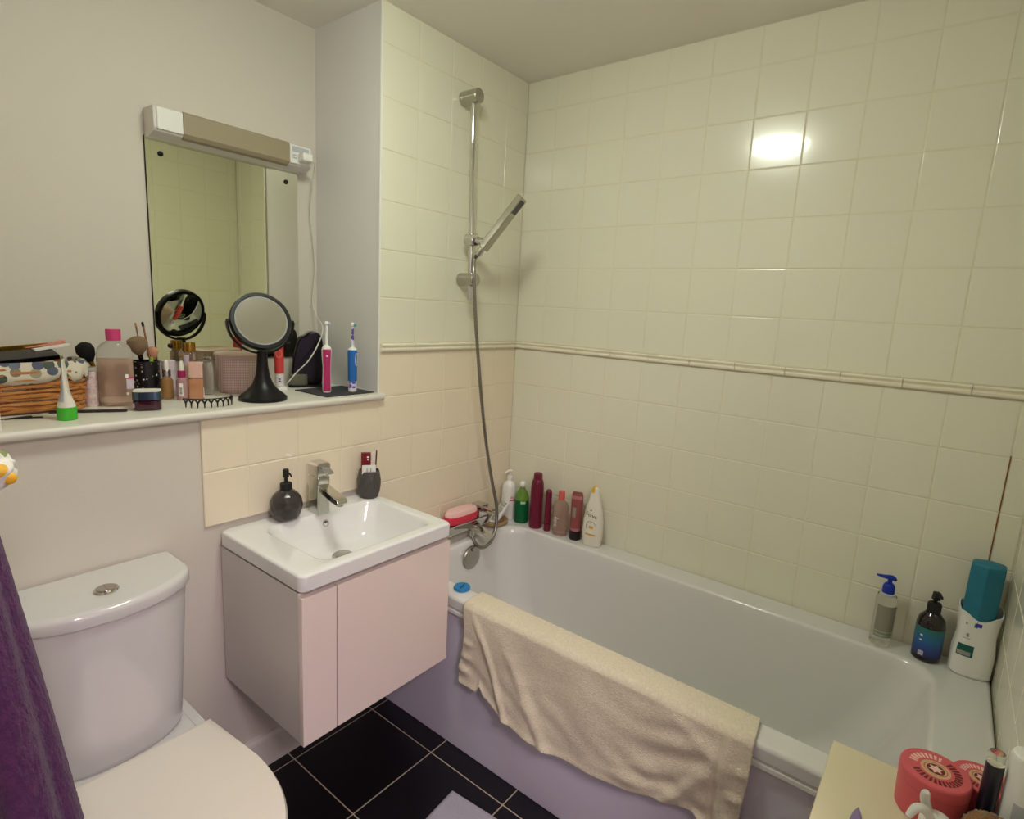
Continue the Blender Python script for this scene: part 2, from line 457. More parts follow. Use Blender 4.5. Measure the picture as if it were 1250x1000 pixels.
w = struct(obj('wall_lower_back', box(NB(), XL, 0, .007, .36, 0, 1.109), PAINT), 'white plastered low wall under the ledge')
XB = [RX, -.8805, -1.0304, -1.1803, -1.302]
obj('splashback_grout', box(NB(), -1.3012, RX, .0012, .0075, .8155, 1.109), GROUT, w)
tiles(XB, [.8147, .9647, 1.109], P, TILEW, 'splashback_tiles', w)

w = struct(obj('wall_recess', box(NB(), XL, RX, YB, YB + .1, ZL - .02, ZC), PAINT), 'white plastered wall behind the ledge')
# left wall: a boxed duct beside the toilet, then the entrance bay; the doorway is in the end wall
DX0, DX1, DH, XA = -2.07, -1.30, 2.02, -2.12
bm = NB(); box(bm, XA - .1, XL, -.93, YB + .1, 0, ZC); box(bm, XA - .1, XA, YE - .1, -.9301, 0, ZC)
struct(obj('wall_left', bm, PAINT), 'white plastered left wall')
bm = NB(); box(bm, DX0 - .05, DX0 + .012, YE - .11, YE + .008, 0, DH + .05, .003); box(bm, DX1 - .012, DX1 + .045, YE - .11, YE + .008, 0, DH + .05, .003)
box(bm, DX0 + .012, DX1 - .012, YE - .11, YE + .008, DH, DH + .05, .003)
struct(obj('door_1', bm, DOOR), 'white painted door frame')
bm = NB(); box(bm, -2.75, -2.7, -3.3, YE - .1, 0, ZC); box(bm, -.65, -.6, -3.3, YE - .1, 0, ZC); box(bm, -2.7, -.65, -3.35, -3.3, 0, ZC)
struct(obj('wall_hall_bounce', bm, HALLW), 'unseen hall wall added to bounce light')  # unseen hall walls, added to bounce light in through the doorway

# ledge board
prof = [(.0, 1.109), (-.012, 1.109), (-.017, 1.112), (-.019, 1.12), (-.017, 1.127), (-.011, ZL), (YB, ZL), (YB, 1.1095), (.0, 1.1095)]
bm = prism(NB(), prof, XL, RX, 'x')
b2 = NB(); prism(b2, [(-.0, 1.1092), (-.012, 1.1092), (-.017, 1.112), (-.019, 1.12), (-.017, 1.127), (-.011, ZL), (0, ZL)], RX, RX + .012, 'x'); merge(bm, b2)
struct(obj('trim_2', bm, WHITE, ang=50), 'white painted ledge board with rounded front edge')

# dado rail of moulded tile
def dado(bm, P, a, b, n):
    prof = [(0, 1.2665), (.006, 1.2672), (.010, 1.271), (.0105, 1.2765), (.0075, 1.280), (.0085, 1.284), (.0125, 1.288), (.0125, 1.2915), (.009, 1.2945), (0, 1.2953)]
    L = (b - a) / n
    for k in range(n):
        loops(bm, [[P(a + L * k + .0008 * (1 if L > 0 else -1), d, z) for d, z in prof], [P(a + L * (k + 1) - .0008 * (1 if L > 0 else -1), d, z) for d, z in prof]])
bm = NB(); dado(bm, lambda u, d, z: (u, -d, z), 0, RX + .004, 5)
# coved repeat pattern on the lower bead of the short rail
for k in range(60):
    box(bm, -.012 * k - .012, -.012 * k - .006, -.0116, -.004, 1.2725, 1.2775, .001, 1)
struct(obj('trim_3', bm, DADO, ang=30), 'moulded cream dado tile on the tap wall')
bm = NB(); dado(bm, lambda u, d, z: (-d, u, z), 0, YE, 11)
struct(obj('trim_4', bm, DADO, ang=30), 'moulded cream dado tile along the bath wall')

bm = NB(); prism(bm, [(.007, 0), (-.010, 0), (-.010, .088), (-.006, .098), (-.002, .104), (.007, .106)], XL, -.71, 'x')
struct(obj('baseboard_back', bm, WHITE), 'white skirting board on the low back wall')

# ------------------------------------------------------------------ lighting
t = thing('ceiling_light', 'round opal ceiling lamp above the bathroom floor', 'lamp', (-1.16, -.67, ZC))
obj('lamp_base', lathe(NB(), [(.135, -.0005), (.14, -.004), (.14, -.02), (.13, -.024)], 48), WHITEP, t)
obj('lamp_shade', lathe(NB(), [(.128, -.024), (.133, -.035), (.125, -.055), (.1, -.072), (.06, -.083), (.0005, -.087)], 48), LAMPM, t)
la = bpy.data.lights.new('hall_fill_light', 'AREA'); la.shape = 'RECTANGLE'; la.size = .5; la.size_y = .5; la.energy = 40; la.color = (1.0, .82, .91)  # unseen light, added for the pinkish light on low surfaces
lo = bpy.data.objects.new('hall_fill_light', la); COL.objects.link(lo); lo.location = (-2.02, -2.42, 2.29)
wd = bpy.data.worlds.new('world'); S.world = wd; wd.use_nodes = True
wd.node_tree.nodes['Background'].inputs[0].default_value = (.8, .75, .85, 1); wd.node_tree.nodes['Background'].inputs[1].default_value = .05
S.view_settings.view_transform = 'Standard'; S.view_settings.look = 'None'; S.view_settings.gamma = 1; S.view_settings.exposure = 0
try: S.view_settings.use_curve_mapping = False
except Exception: pass
# ------------------------------------------------------------------ bathtub
ZR, ZB = .5293, .4931
t = thing('bathtub', 'white built-in bathtub along the tiled wall', 'bathtub', (-.36, -.85, 0))
O = lambda p: (p[0] + .36, p[1] + .85, p[2])
x0, x1, y0, y1 = -.7245, -.0015, YE + .0025, -.0015
def ring(i, z, r, f=0, foot=0, tap=0, back=0): return [O(p) for p in rrect(x0 + i + f, x1 - i - back, y0 + i + foot, y1 - i - tap, r, z, 7)]
rs = [ring(.012, ZB, .01), ring(0, ZB, .012), ring(0, ZB + .006, .012), ring(0, ZR - .012, .012), ring(.0035, ZR - .004, .014), ring(.011, ZR, .016),
      ring(.066, ZR, .08, 0, .045, .03, .03), ring(.071, ZR - .001, .085, .002, .045, .03, .03), ring(.078, ZR - .008, .09, .002, .045, .03, .03), ring(.083, ZR - .03, .09, .002, .045, .03, .03),
      ring(.092, .40, .1, .0, .07, .035, .03), ring(.105, .25, .11, .0, .13, .045, .03), ring(.125, .17, .12, .0, .18, .06, .03), ring(.16, .135, .12, .0, .2, .08, .03), ring(.24, .125, .1, 0, .2, .1, .03)]
bm = NB(); loops(bm, rs, False, True)
obj('tub', bm, ACRYL, t, ang=50)
bm = NB(); box(bm, -.713, -.69, YE + .003, -.001, .0005, ZB - .0225, .003); obj('bath_panel', xf(bm, Matrix.Translation((.36, .85, 0))), PANEL, t)
bm = prism(NB(), [(-.7225, ZB - .0222), (-.7235, ZB - .0205), (-.7235, ZB - .0105), (-.717, ZB - .004), (-.69, ZB - .004), (-.69, ZB - .0222)], YE + .004, -.002, 'y')
# prism axis y expects (x, z)
obj('panel_trim', xf(bm, Matrix.Translation((.36, .85, 0))), WHITEP, t)['label'] = 'white strip along the top of the bath panel'
bm = NB(); cyl(bm, (.0, 0, 0), (0, -.012, 0), .047, 44, .003); ball(bm, (0, -.012, 0), .04, .004, .04)
box(bm, -.007, .007, -.022, -.010, .030, .046, .002)
o = obj('overflow_plate', bm, CHROMED, t); o.location = (-.373 + .36, -.119 + .85, .468); o['label'] = 'round chrome overflow plate'

# ------------------------------------------------------------------ shower
t = thing('shower_rail', 'tall chrome shower riser rail on the tiled wall', 'shower rail', (-.365, 0, 1.8))
def sp(x, y, z): return (x + .365, y, z - 1.8)
top, bot = Vector((-.3755, -.05, 2.15)), Vector((-.3545, -.05, 1.455))
obj('rail', cyl(NB(), sp(*top), sp(*bot), .0105, 20, .001), CHROME, t)
for z, x in ((2.146, -.3755), (1.528, -.3568)):
    bm = NB(); cyl(bm, sp(x, -.0002, z), sp(x, -.078, z), .024, 32, .002); obj('wall_bracket', bm, CHROMED, t)
bm = NB(); cyl(bm, sp(-.361, -.03, 1.668), sp(-.361, -.075, 1.668), .0225, 28, .003); cyl(bm, sp(-.361, -.055, 1.668), sp(-.337, -.1, 1.664), .014, 24, .002)
obj('slider', bm, CHROME, t)
A, Bp = Vector((-.352, -.100, 1.638)), Vector((-.3065, -.232, 1.812))
t = thing('hand_shower', 'square chrome stick hand shower tilted on the rail', 'hand shower', A)
d = (Bp - A).normalized(); vp = Vector((-.8, -.6, -.05)); vp = (vp - d * vp.dot(d)).normalized(); wp = d.cross(vp); wp = wp if wp.dot(Vector((.62, -.78, 0))) > 0 else -wp
side = (vp + wp * 1.1).normalized(); nn = d.cross(side)
Mx = Matrix((side, nn, d)).transposed().to_4x4(); L = (Bp - A).length
obj('handle', xf(box(NB(), -.0155, .0155, -.0145, .0145, .0, L, .003), Mx), CHROMED, t)
bm = NB(); box(bm, .0148, .0163, -.0105, .0105, L - .062, L - .008, .0005); obj('spray_face', xf(bm, Mx), NOZZ, t)
obj('hose_nut', xf(lathe(NB(), [(.009, -.03), (.0105, -.026), (.0105, -.004), (.009, 0.002)], 20), Mx), CHROME, t)
hp = [A + Mx.to_3x3() @ Vector((0, 0, -.028)), A + Mx.to_3x3() @ Vector((0, 0, -.05)), (-.376, -.085, 1.54), (-.363, -.085, 1.4146), (-.3335, -.085, 1.2329), (-.3079, -.088, 1.0745), (-.2711, -.092, .8912), (-.2342, -.1, .7337), (-.2111, -.11, .6288),
      (-.2318, -.125, .541), (-.2774, -.135, .5), (-.321, -.13, .4957), (-.342, -.115, .515), (-.3444, -.098, .5452)]
h = obj('shower_hose', tube(NB(), hp, .0072, 10, 26, rib=.14), HOSEM, ang=80)
tag(h, 'long ribbed steel shower hose looping down to the bath tap', 'hose')

# bath mixer, wall mounted, half hidden behind the basin
t = thing('bath_mixer_tap', 'chrome bath mixer tap with square lever block', 'tap', (-.35, 0, .585))
q = lambda bm: xf(bm, Matrix.Translation((.35, 0, -.585)))
bm = NB(); box(bm, -.47, -.235, -.095, -.052, .565, .605, .006)
for x in (-.43, -.27): cyl(bm, (x, -.0002, .585), (x, -.06, .585), .026, 24, .002)
obj('body', q(bm), CHROME, t)
bm = NB(); box(bm, -.305, -.255, -.098, -.05, .6045, .638, .004); box(bm, -.302, -.258, -.105, -.052, .642, .656, .004); box(bm, -.29, -.268, -.15, -.1, .637, .646, .003)
obj('lever', q(bm), CHROME, t)
bm = NB(); prism(bm, [(-.09, .57), (-.185, .548), (-.185, .562), (-.09, .60)], -.355, -.315, 'x', .003); obj('spout', q(bm), CHROME, t)
bm = NB(); cyl(bm, (-.3444, -.098, .566), (-.3444, -.098, .543), .011, 20, .001); obj('hose_outlet', q(bm), CHROME, t)

# ------------------------------------------------------------------ washbasin and cabinet
t = thing('washbasin', 'white rectangular washbasin on the wall-hung cabinet', 'washbasin', (-1.0215, -.2, .758))
bx0, bx1, by0, by1 = -1.2675, -.7755, -.3985, -.0022
def br(i, z, r, a=0, b=0, c=0, dd=0): return [(p[0] + 1.0215, p[1] + .2, p[2] - .758) for p in rrect(bx0 + i + a, bx1 - i - b, by0 + i + c, by1 - i - dd, r, z, 7)]
rs = [br(.03, .765, .02), br(.004, .758, .016), br(0, .762, .018), br(0, .794, .018), br(.003, .7995, .02), br(.009, .8015, .022), br(.03, .8005, .03), 
      br(.034, .8, .04, .045, .0, .0, .03), br(.039, .7975, .045, .045, 0, 0, .03), br(.043, .788, .05, .046, .0, 0, .031), br(.050, .745, .055, .05, .005, .003, .033), br(.060, .71, .06, .058, .012, .01, .038), br(.075, .692, .05, .07, .02, .02, .045), br(.11, .688, .03, .09, .04, .02, .05)]
bm = NB(); loops(bm, rs, False, True); obj('basin', bm, PORC, t, ang=55)
bm = NB(); b2 = NB(); bmesh.ops.create_circle(b2, radius=.001)
b2.free()
rr = []
for i in range(28):
    a = 2 * PI * i / 28; ca, sa = math.cos(a), math.sin(a)
    rr.append([(ca * r, y, sa * r) for r, y in ((.0065, .002), (.0078, -.0025), (.0098, -.0025), (.0112, .001), (.0105, .003))])
vs = [[bm.verts.new(p) for p in r] for r in rr]
for i in range(28):
    for j in range(5): bm.faces.new((vs[i][j], vs[i][(j + 1) % 5], vs[(i + 1) % 28][(j + 1) % 5], vs[(i + 1) % 28][j]))
o = obj('overflow_ring', bm, CHROME, t); o.location = (-.9905 + 1.0215, -.0802 + .2, .766 - .758); o.rotation_euler = (R(-9), 0, 0)
o2 = obj('overflow_hole', cyl(NB(), (0, .0022, 0), (0, -.0005, 0), .0068, 24), BLACKM, o)
bm = NB(); lathe(bm, [(.031, 0), (.031, .004), (.027, .008), (.012, .0095), (.0005, .01)], 32)
o = obj('drain_plug', bm, CHROMED, t); o.location = (-.992 + 1.0215, -.168 + .2, .6885 - .758)

t = thing('vanity_cabinet', 'white wall-hung cabinet under the washbasin', 'cabinet', (-1.0215, -.2, .357))
q = lambda bm: xf(bm, Matrix.Translation((1.0215, .2, -.357)))
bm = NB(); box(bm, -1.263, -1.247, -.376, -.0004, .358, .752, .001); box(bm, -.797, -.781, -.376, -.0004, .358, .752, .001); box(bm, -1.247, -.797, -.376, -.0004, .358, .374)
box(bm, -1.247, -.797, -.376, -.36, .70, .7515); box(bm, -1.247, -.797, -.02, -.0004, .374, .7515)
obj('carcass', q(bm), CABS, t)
bm = NB(); box(bm, -1.265, -1.1715, -.3955, -.3775, .3575, .745, .0015); obj('fixed_panel', q(bm), CABW, t)
bm = NB(); box(bm, -1.1685, -.779, -.3955, -.3775, .3575, .745, .0015); obj('door', q(bm), CABW, t)

# basin tap
t = thing('basin_mixer_tap', 'square chrome mixer tap on the basin rim', 'tap', (-1.0, -.062, .8005), 0)
bm = NB(); loops(bm, [rrect(-.021, .021, -.024, .024, .004, .0), rrect(-.021, .021, -.024, .024, .004, .11), rrect(-.019, .019, -.022, .022, .004, .114)])
obj('body', bm, CHROME, t)
bm = NB(); prism(bm, [(-.02, .072), (-.02, .09), (-.112, .066), (-.118, .055), (-.112, .05), (-.085, .053)], -.017, .017, 'x', .002); cyl(bm, (0, -.102, .054), (0, -.102, .044), .011, 20, .001)
obj('spout', bm, CHROME, t)
bm = NB(); loops(bm, [rrect(-.0215, .0215, -.026, .024, .005, .117), rrect(-.0225, .0225, -.027, .025, .005, .121), rrect(-.0225, .0225, -.027, .025, .005, .15), rrect(-.018, .018, -.022, .021, .005, .155)])
prism(bm, [(-.026, .141), (-.026, .147), (-.058, .133), (-.058, .128)], -.012, .012, 'x', .0015)
obj('lever', bm, CHROME, t)

def facet_body(prof, seg, jog=.5):
    """faceted ceramic: rings of few points turned half a step each, triangulated"""
    bm = NB(); V = []
    for k, (r, z) in enumerate(prof):
        V.append([bm.verts.new((r * math.cos(2 * PI * (i + (k % 2) * .5) / seg), r * math.sin(2 * PI * (i + (k % 2) * .5) / seg), z)) for i in range(seg)])
    for k in range(len(V) - 1):
        a, b = V[k], V[k + 1]
        for i in range(seg):
            j = (i + 1) % seg
            if k % 2 == 0: bm.faces.new((a[i], a[j], b[i])); bm.faces.new((a[j], b[j], b[i]))
            else: bm.faces.new((a[i], b[j], b[i])); bm.faces.new((a[i], a[j], b[j]))
    bm.faces.new(list(reversed(V[0]))); return bm, V
t = thing('soap_dispenser', 'round faceted dark grey soap dispenser with black pump on the basin', 'soap dispenser', (-1.1005, -.053, .8008), -25)
bm, V = facet_body([(.022, 0), (.035, .009), (.0425, .026), (.0455, .044), (.0425, .062), (.035, .076), (.022, .087), (.016, .09)], 12); bm.faces.new(V[-1])
bmesh.ops.bevel(bm, geom=bm.edges[:], offset=.0012, segments=2, affect='EDGES')
obj('bottle', bm, GREYC, t, ang=25)
obj('collar', lathe(NB(), [(.0155, .088), (.0165, .09), (.0165, .107), (.0155, .109), (.008, .109), (.006, .111)], 28), BLACKM, t)
obj('pump_head', lathe(NB(), [(.005, .109), (.005, .124), (.0085, .126), (.0085, .146), (.0075, .149)], 24), BLACKM, t)
obj('nozzle', tube(NB(), [(0.004, -.004, .139), (.010, -.014, .137), (.013, -.02, .13)], [.003, .0028, .0022], 10), BLACKM, t)

t = thing('tumbler', 'faceted dark grey tumbler on the right of the basin', 'tumbler', (-.8085, -.0505, .8008))
bm, V = facet_body([(.029, 0), (.0345, .018), (.0385, .038), (.0385, .058), (.0345, .08), (.0325, .09)], 11)
top = V[-1]; inn = [bm.verts.new((v.co.x * .9, v.co.y * .9, .09)) for v in top]; lowr = [bm.verts.new((v.co.x * .8, v.co.y * .8, .012)) for v in top]
for i in range(11):
    j = (i + 1) % 11; bm.faces.new((top[i], top[j], inn[j], inn[i])); bm.faces.new((inn[i], inn[j], lowr[j], lowr[i]))
bm.faces.new(lowr)
bmesh.ops.bevel(bm, geom=[e for e in bm.edges if e.calc_length() > .004], offset=.0008, segments=2, affect='EDGES')
obj('cup', bm, GREYM, t, ang=25)
def card(name, label, cat, m, x, y, z, w, h, th, rz, tilt=0, ty=0):
    o = obj(name, box(NB(), -w / 2, w / 2, -th / 2, th / 2, 0, h, .0008), m); o.location = (x, y, z); o.rotation_euler = (R(tilt), R(ty), R(rz)); return tag(o, label, cat)
o = card('toothpaste_carton', 'dark red carton standing in the grey tumbler', 'carton', REDB, -.812, -.038, .814, .030, .134, .014, -35, 3)
for z, r_ in ((.121, .004), (.112, .0025)): obj('emblem', ball(NB(), (.006, -.0072, z), r_, .0006, r_ * .75), INKW, o)
o = card('plaster_strip', 'white ridged plastic strip pack at the front of the tumbler', 'strip pack', WHITEP, -.818, -.061, .816, .043, .099, .003, -35, 8)
bm = NB()
for x in (-.006, .006): box(bm, x - .0012, x + .0012, -.0026, -.001, .03, .09)
obj('slot', bm, INKG, o)
card('paper_leaflet', 'narrow white leaflet behind the red carton in the tumbler', 'leaflet', CARD, -.792, -.044, .816, .013, .132, .003, -35, 2, 2)
o = obj('nail_file', box(NB(), -.002, .002, -.006, .006, 0, .136, .0006), BURG); o.location = (-.7855, -.0475, .815); o.rotation_euler = (0, R(3), R(-35))
tag(o, 'thin dark red stick at the right edge of the tumbler', 'nail file')

# ------------------------------------------------------------------ toilet
t = thing('toilet', 'white close-coupled toilet with a closed lid', 'toilet', (-1.568, -.1, 0))
def cs(hw, side, mid, z, yb=-.0005, n=14):
    """cistern section with a bowed front"""
    pts = [(hw - .004, yb + .1), (-hw + .004, yb + .1)]; n = 40
    for i in range(n + 1):
        a = PI * (-1 + 2 * i / n) / 2; s = math.copysign(abs(math.sin(a)) ** .42, a)
        y = -(side + (mid - side) * (1 - s * s)) * max(0, math.cos(a)) ** .22 + yb
        if i in (0, n): y = yb + 0.0 - .004
        pts.append((hw * s, y + .1))
    return [(x, y, z) for x, y in pts]
rs = [cs(.132, .165, .197, .41), cs(.1415, .168, .203, .425), cs(.15, .160, .203, .52), cs(.165, .148, .2, .66), cs(.173, .14, .197, .745)]
bm = NB(); loops(bm, rs); obj('cistern', bm, PORCT, t, ang=50)
rs = [cs(.172, .139, .196, .746), cs(.178, .144, .203, .7475), cs(.18, .146, .205, .752), cs(.18, .146, .205, .768), cs(.177, .143, .202, .777), cs(.168, .135, .192, .782)]
bm = NB(); loops(bm, rs); obj('cistern_lid', bm, PORCT, t, ang=50)
bm = NB(); lathe(bm, [(.022, 0), (.0235, .003), (.0215, .006), (.0195, .006)], 36); 
o = obj('flush_button', bm, CHROME, t); o.location = (.005, -.023, .782)
bm = NB(); b2 = NB(); lathe(b2, [(.0185, 0), (.0185, .005), (.0175, .0065), (.0005, .0068)], 36); merge(bm, b2, Matrix.Translation((0, 0, .0015))); box(bm, -.001, .001, -.016, .016, .0075, .0088)
obj('button_cap', bm, CHROMED, o)
def dsh(hw, yb, yf, z, n=30, p=2.3, bk=1.0):
    """seat outline: squarish back, rounded front"""
    pts = [(-hw * bk, yb, z)]
    for i in range(n + 1):
        a = PI * i / n; c, s = math.cos(a), math.sin(a)
        ym = yb - (yb - yf) * .42
        x = -hw * math.copysign(abs(c) ** (2 / p), c); y = ym - (ym - yf) * abs(s) ** (2 / p)
        pts.append((x, y, z))
    pts.append((hw * bk, yb, z)); return pts
rs = [dsh(.1, .05, -.40, .001, bk=.9), dsh(.11, .05, -.42, .05, bk=.9), dsh(.115, .06, -.45, .2, bk=.9), dsh(.15, .09, -.53, .33, bk=.9), dsh(.17, .0995, -.57, .385), dsh(.168, .0995, -.57, .4)]
bm = NB(); loops(bm, rs); box(bm, -.146, .146, -.16, .0995, .38, .4095, .008)
obj('bowl', bm, PORCT, t, ang=45)
rs = [dsh(.168, -.146, -.575, .401, bk=.86), dsh(.173, -.142, -.58, .405, bk=.88), dsh(.173, -.142, -.58, .418, bk=.88), dsh(.168, -.146, -.575, .423, bk=.88)]
bm = NB(); loops(bm, rs); obj('seat', bm, SEATM, t, ang=45)
rs = [dsh(.170, -.144, -.578, .424, bk=.88), dsh(.176, -.139, -.585, .427, bk=.9), dsh(.177, -.138, -.586, .436, bk=.9), dsh(.173, -.142, -.582, .443, bk=.9), dsh(.15, -.155, -.555, .447, bk=.9), dsh(.08, -.2, -.46, .4495, bk=.9)]
bm = NB(); loops(bm, rs); obj('seat_lid', bm, SEATM, t, ang=45)
for x in (-.08, .08): obj('hinge', cyl(NB(), (x - .02, -.13, .42), (x + .02, -.13, .42), .009, 18, .002), CHROMED, t)

# ------------------------------------------------------------------ mirror and light over the ledge
t = thing('wall_mirror', 'frameless rectangular mirror screwed to the recess wall', 'mirror', (-1.038, YB, 1.53))
bm = box(NB(), -.2300, .2300, -.0065, -.003, 1.224 - 1.53, 1.846 - 1.53, .0006, 1); obj('glass', bm, MIRROR, t, ang=10)
obj('backing', box(NB(), -.2318, .2318, -.0030, -.0008, 1.2222 - 1.53, 1.8478 - 1.53), DARKMET, t)
for x in (-.192, .188):
    for z in (1.807, 1.2685):
        o = obj('mirror_screw', lathe(NB(), [(.0075, 0), (.0075, .002), (.006, .005), (.003, .0065), (.0004, .007)], 20), DARKMET, t); o.rotation_euler = (R(90), 0, 0); o.location = (x, -.0065, z - 1.53)
t = thing('shaver_light', 'unlit strip light with shaver socket above the mirror', 'light', (-1.03, YB, 1.88))
q = lambda bm: xf(bm, Matrix.Translation((1.03, -YB, -1.88)))
y_ = YB - .0008
bm = NB(); prism(bm, [(y_, 1.843), (y_ - .03, 1.843), (y_ - .06, 1.853), (y_ - .0665, 1.862), (y_ - .0665, 1.912), (y_ - .062, 1.918), (y_, 1.918)], -1.266, -.792, 'x', .002); obj('housing', q(bm), LIGHTW, t)
bm = NB(); box(bm, -1.258, -1.192, y_ - .0705, y_ - .06, 1.858, 1.915, .003); obj('end_cover', q(bm), WHITEP, t)
bm = NB(); prism(bm, [(y_ - .05, 1.8465), (y_ - .062, 1.851), (y_ - .0705, 1.861), (y_ - .0705, 1.912), (y_ - .066, 1.919), (y_ - .05, 1.919)], -1.191, -.872, 'x', .001); obj('diffuser', q(bm), DIFFU, t)
bm = NB(); box(bm, -.87, -.796, y_ - .0695, y_ - .06, 1.858, 1.915, .002); so = obj('shaver_socket', q(bm), WHITEP, t)
bm = NB(); box(bm, -.862, -.804, y_ - .0715, y_ - .069, 1.894, 1.91, .001); box(bm, -.862, -.848, y_ - .0705, y_ - .069, 1.881, 1.885); box(bm, -.862, -.848, y_ - .0705, y_ - .069, 1.873, 1.877)
obj('socket_cover', q(bm), GREYW, so)
t = thing('charging_lead', 'white charger plug and lead hanging from the shaver socket', 'cable', (-.82, .27, 1.875))
q = lambda bm: xf(bm, Matrix.Translation((.82, -.27, -1.875)))
bm = NB(); box(bm, -.845, -.809, .248, .2825, 1.866, 1.892, .006, 3); obj('plug', q(bm), WHITEP, t)
cp = [(-.81, .268, 1.877), (-.79, .272, 1.872), (-.776, .30, 1.845), (-.762, .335, 1.7766), (-.7658, .34, 1.716), (-.7558, .34, 1.6406), (-.7483, .34, 1.5287), (-.7648, .33, 1.4278), (-.7639, .31, 1.3713), (-.7741, .255, 1.3304), (-.8294, .2, 1.2778), (-.8798, .178, 1.2269), (-.9158, .188, 1.19), (-.94, .205, 1.153)]
obj('lead', q(tube(NB(), cp, .0021, 8, 8)), CABLEW, t)
# ------------------------------------------------------------------ things on the ledge
LZ = ZL + .0003
def on(bm, x=0, y=0, z=0): return xf(bm, Matrix.Translation((x, y, z)))

# wicker basket with spotted liner
t = thing('wicker_basket', 'honey wicker basket with spotted cloth liner on the ledge', 'basket', (-1.60, .235, LZ))
bm = NB()
def bp(a, k, z):
    x, y = se(a, .108 + .006 * z / .1, .064 + .006 * z / .1, 4); return Vector((x * k, y * k, z))
NP = 30
for row in range(12):
    z = .007 + row * .0092; pts = []
    for i in range(NP * 4 + 1):
        a = 2 * PI * i / (NP * 4); ph = NP / 2 * a + (row % 2) * PI
        pts.append(bp(a, 1 + .034 * math.sin(ph), z + .0016 * math.sin(3 * a + row * 2.1) + .001 * math.sin(11 * a + row)))
    tube(bm, pts, .0047, 6, 1)
for i in range(NP):
    a = 2 * PI * (i + .5) / NP; tube(bm, [bp(a, .985, .002), bp(a, .985, .055), bp(a, .985, .112)], .0022, 5, 1)
obj('woven_body', bm, WICK, t)
bm = NB(); lathe_pts = [[tuple(bp(2 * PI * i / 60, .95, z)) for i in range(60)] for z in (0.002, .006)]; loops(bm, lathe_pts); obj('base', bm, WICK, t)
bm = NB(); rr = []
N = 96
for k, (kk, z) in enumerate(((.90, .02), (.92, .10), (.97, .119), (1.03, .121), (1.075, .112), (1.085, .098), (1.085, .085))):
    ring_ = []
    for i in range(N):
        a = 2 * PI * i / N; p = bp(a, kk, z)
        if k >= 5: p.z -= (k - 4) * .006 * (abs(math.sin(a * 5 + .4)) + .3 * math.sin(a * 11)); 
        if k >= 4: p *= 1; p.x *= 1 + .008 * math.sin(13 * a); p.y *= 1 + .014 * math.sin(13 * a + 1)
        ring_.append(tuple(p))
    rr.append(ring_)
loops(bm, rr, False, False); o = obj('cloth_liner', bm, LINER, t)
md = o.modifiers.new('thickness', 'SOLIDIFY'); md.thickness = .0015
o = obj('makeup_palette', box(NB(), -.062, .062, -.036, .036, 0, .012, .002), BLACKG); o.location = (-1.598, .222, 1.256); o.rotation_euler = (R(14), R(-5), R(4))
tag(o, 'black open makeup palette lying across the basket', 'palette')
obj('gold_edge', box(NB(), -.0635, .0635, .0365, .04, -.001, .018, .001), GOLD, o)
o = obj('cosmetic_box', box(NB(), -.05, .05, -.007, .007, 0, .008, .001), mat('salmon_card', '#d98f78', .5)); o.location = (-1.552, .262, 1.276); o.rotation_euler = (0, R(-12), R(8)); tag(o, 'slim salmon box slanting out of the basket', 'box')
o = obj('cosmetic_box', box(NB(), -.036, .036, -.008, .008, 0, .006, .001), CARD); o.location = (-1.538, .236, 1.276); o.rotation_euler = (0, R(-9), R(6)); tag(o, 'slim cream box lying beside the salmon one on the basket', 'box')
o = obj('carton', box(NB(), -.03, .0, -.03, .03, 0, .062, .001), CARD); o.location = (-1.6835, .035, LZ); tag(o, 'white carton at the left end of the ledge', 'carton')
for i, (x, y, a, lb) in enumerate(((-1.638, .128, 10, 'black hair grip on the ledge below the wicker basket, nearest the white carton'), (-1.622, .118, -14, 'black hair grip lying in front of the other by the basket'))):
    bm = NB(); tube(bm, [(-.026, .003, .002), (.0, .0035, .002), (.024, .003, .002), (.028, 0, .002), (.024, -.003, .002), (-.02, -.003, .002)], .0013, 6, 4)
    o = obj('hair_grip', bm, BLACKM); o.location = (x, y, LZ); o.rotation_euler = (0, 0, R(a)); tag(o, lb, 'hair grip')

# tube standing on a green cap
t = thing('cream_tube', 'white squeeze tube standing on its green cap at the ledge front', 'tube', (-1.560, .064, LZ), -20)
obj('cap', lathe(NB(), [(.0175, 0), (.0188, .002), (.0188, .027), (.0178, .029)], 36), GREENP, t)
L = Loft([(.0292, .0172, .0172, 2), (.036, .0165, .0168, 2), (.05, .0115, .018, 2), (.065, .0075, .0185, 2), (.10, .005, .0195, 2.2), (.128, .0018, .02, 3), (.136, .0012, .02, 4)])
obj('tube_body', L.build(NB(), 40), CREAMP, t)
obj('print', L.patch(NB(), 185, 262, .042, .125), GREYW, t)

# big clear bottle with pink cap
t = thing('cleanser_bottle', 'large clear bottle of pink liquid with a hot pink cap', 'bottle', (-1.422, .191, LZ), -18)
L = Loft([(0, .033, .020, 2.4), (.003, .036, .0235, 2.6), (.012, .038, .0255, 2.7), (.13, .0385, .026, 2.7), (.146, .036, .0245, 2.5), (.157, .029, .021, 2.3), (.164, .0185, .0165, 2), (.168, .0145, .0145, 2)])
obj('bottle', L.build(NB(), 48), CLEAR, t)
L2 = Loft([(.003, .032, .019, 2.4), (.008, .0355, .023, 2.6), (.02, .0365, .0242, 2.7), (.121, .037, .0245, 2.7)])
obj('liquid', L2.build(NB(), 48), PINKLIQ, t)
obj('cap', lathe(NB(), [(.0155, .1675), (.0162, .169), (.0165, .194), (.0155, .196)], 36), HOTPINK, t)
o = obj('label', L.patch(NB(), -62, -18, .045, .075, .0006), LILACL, t)
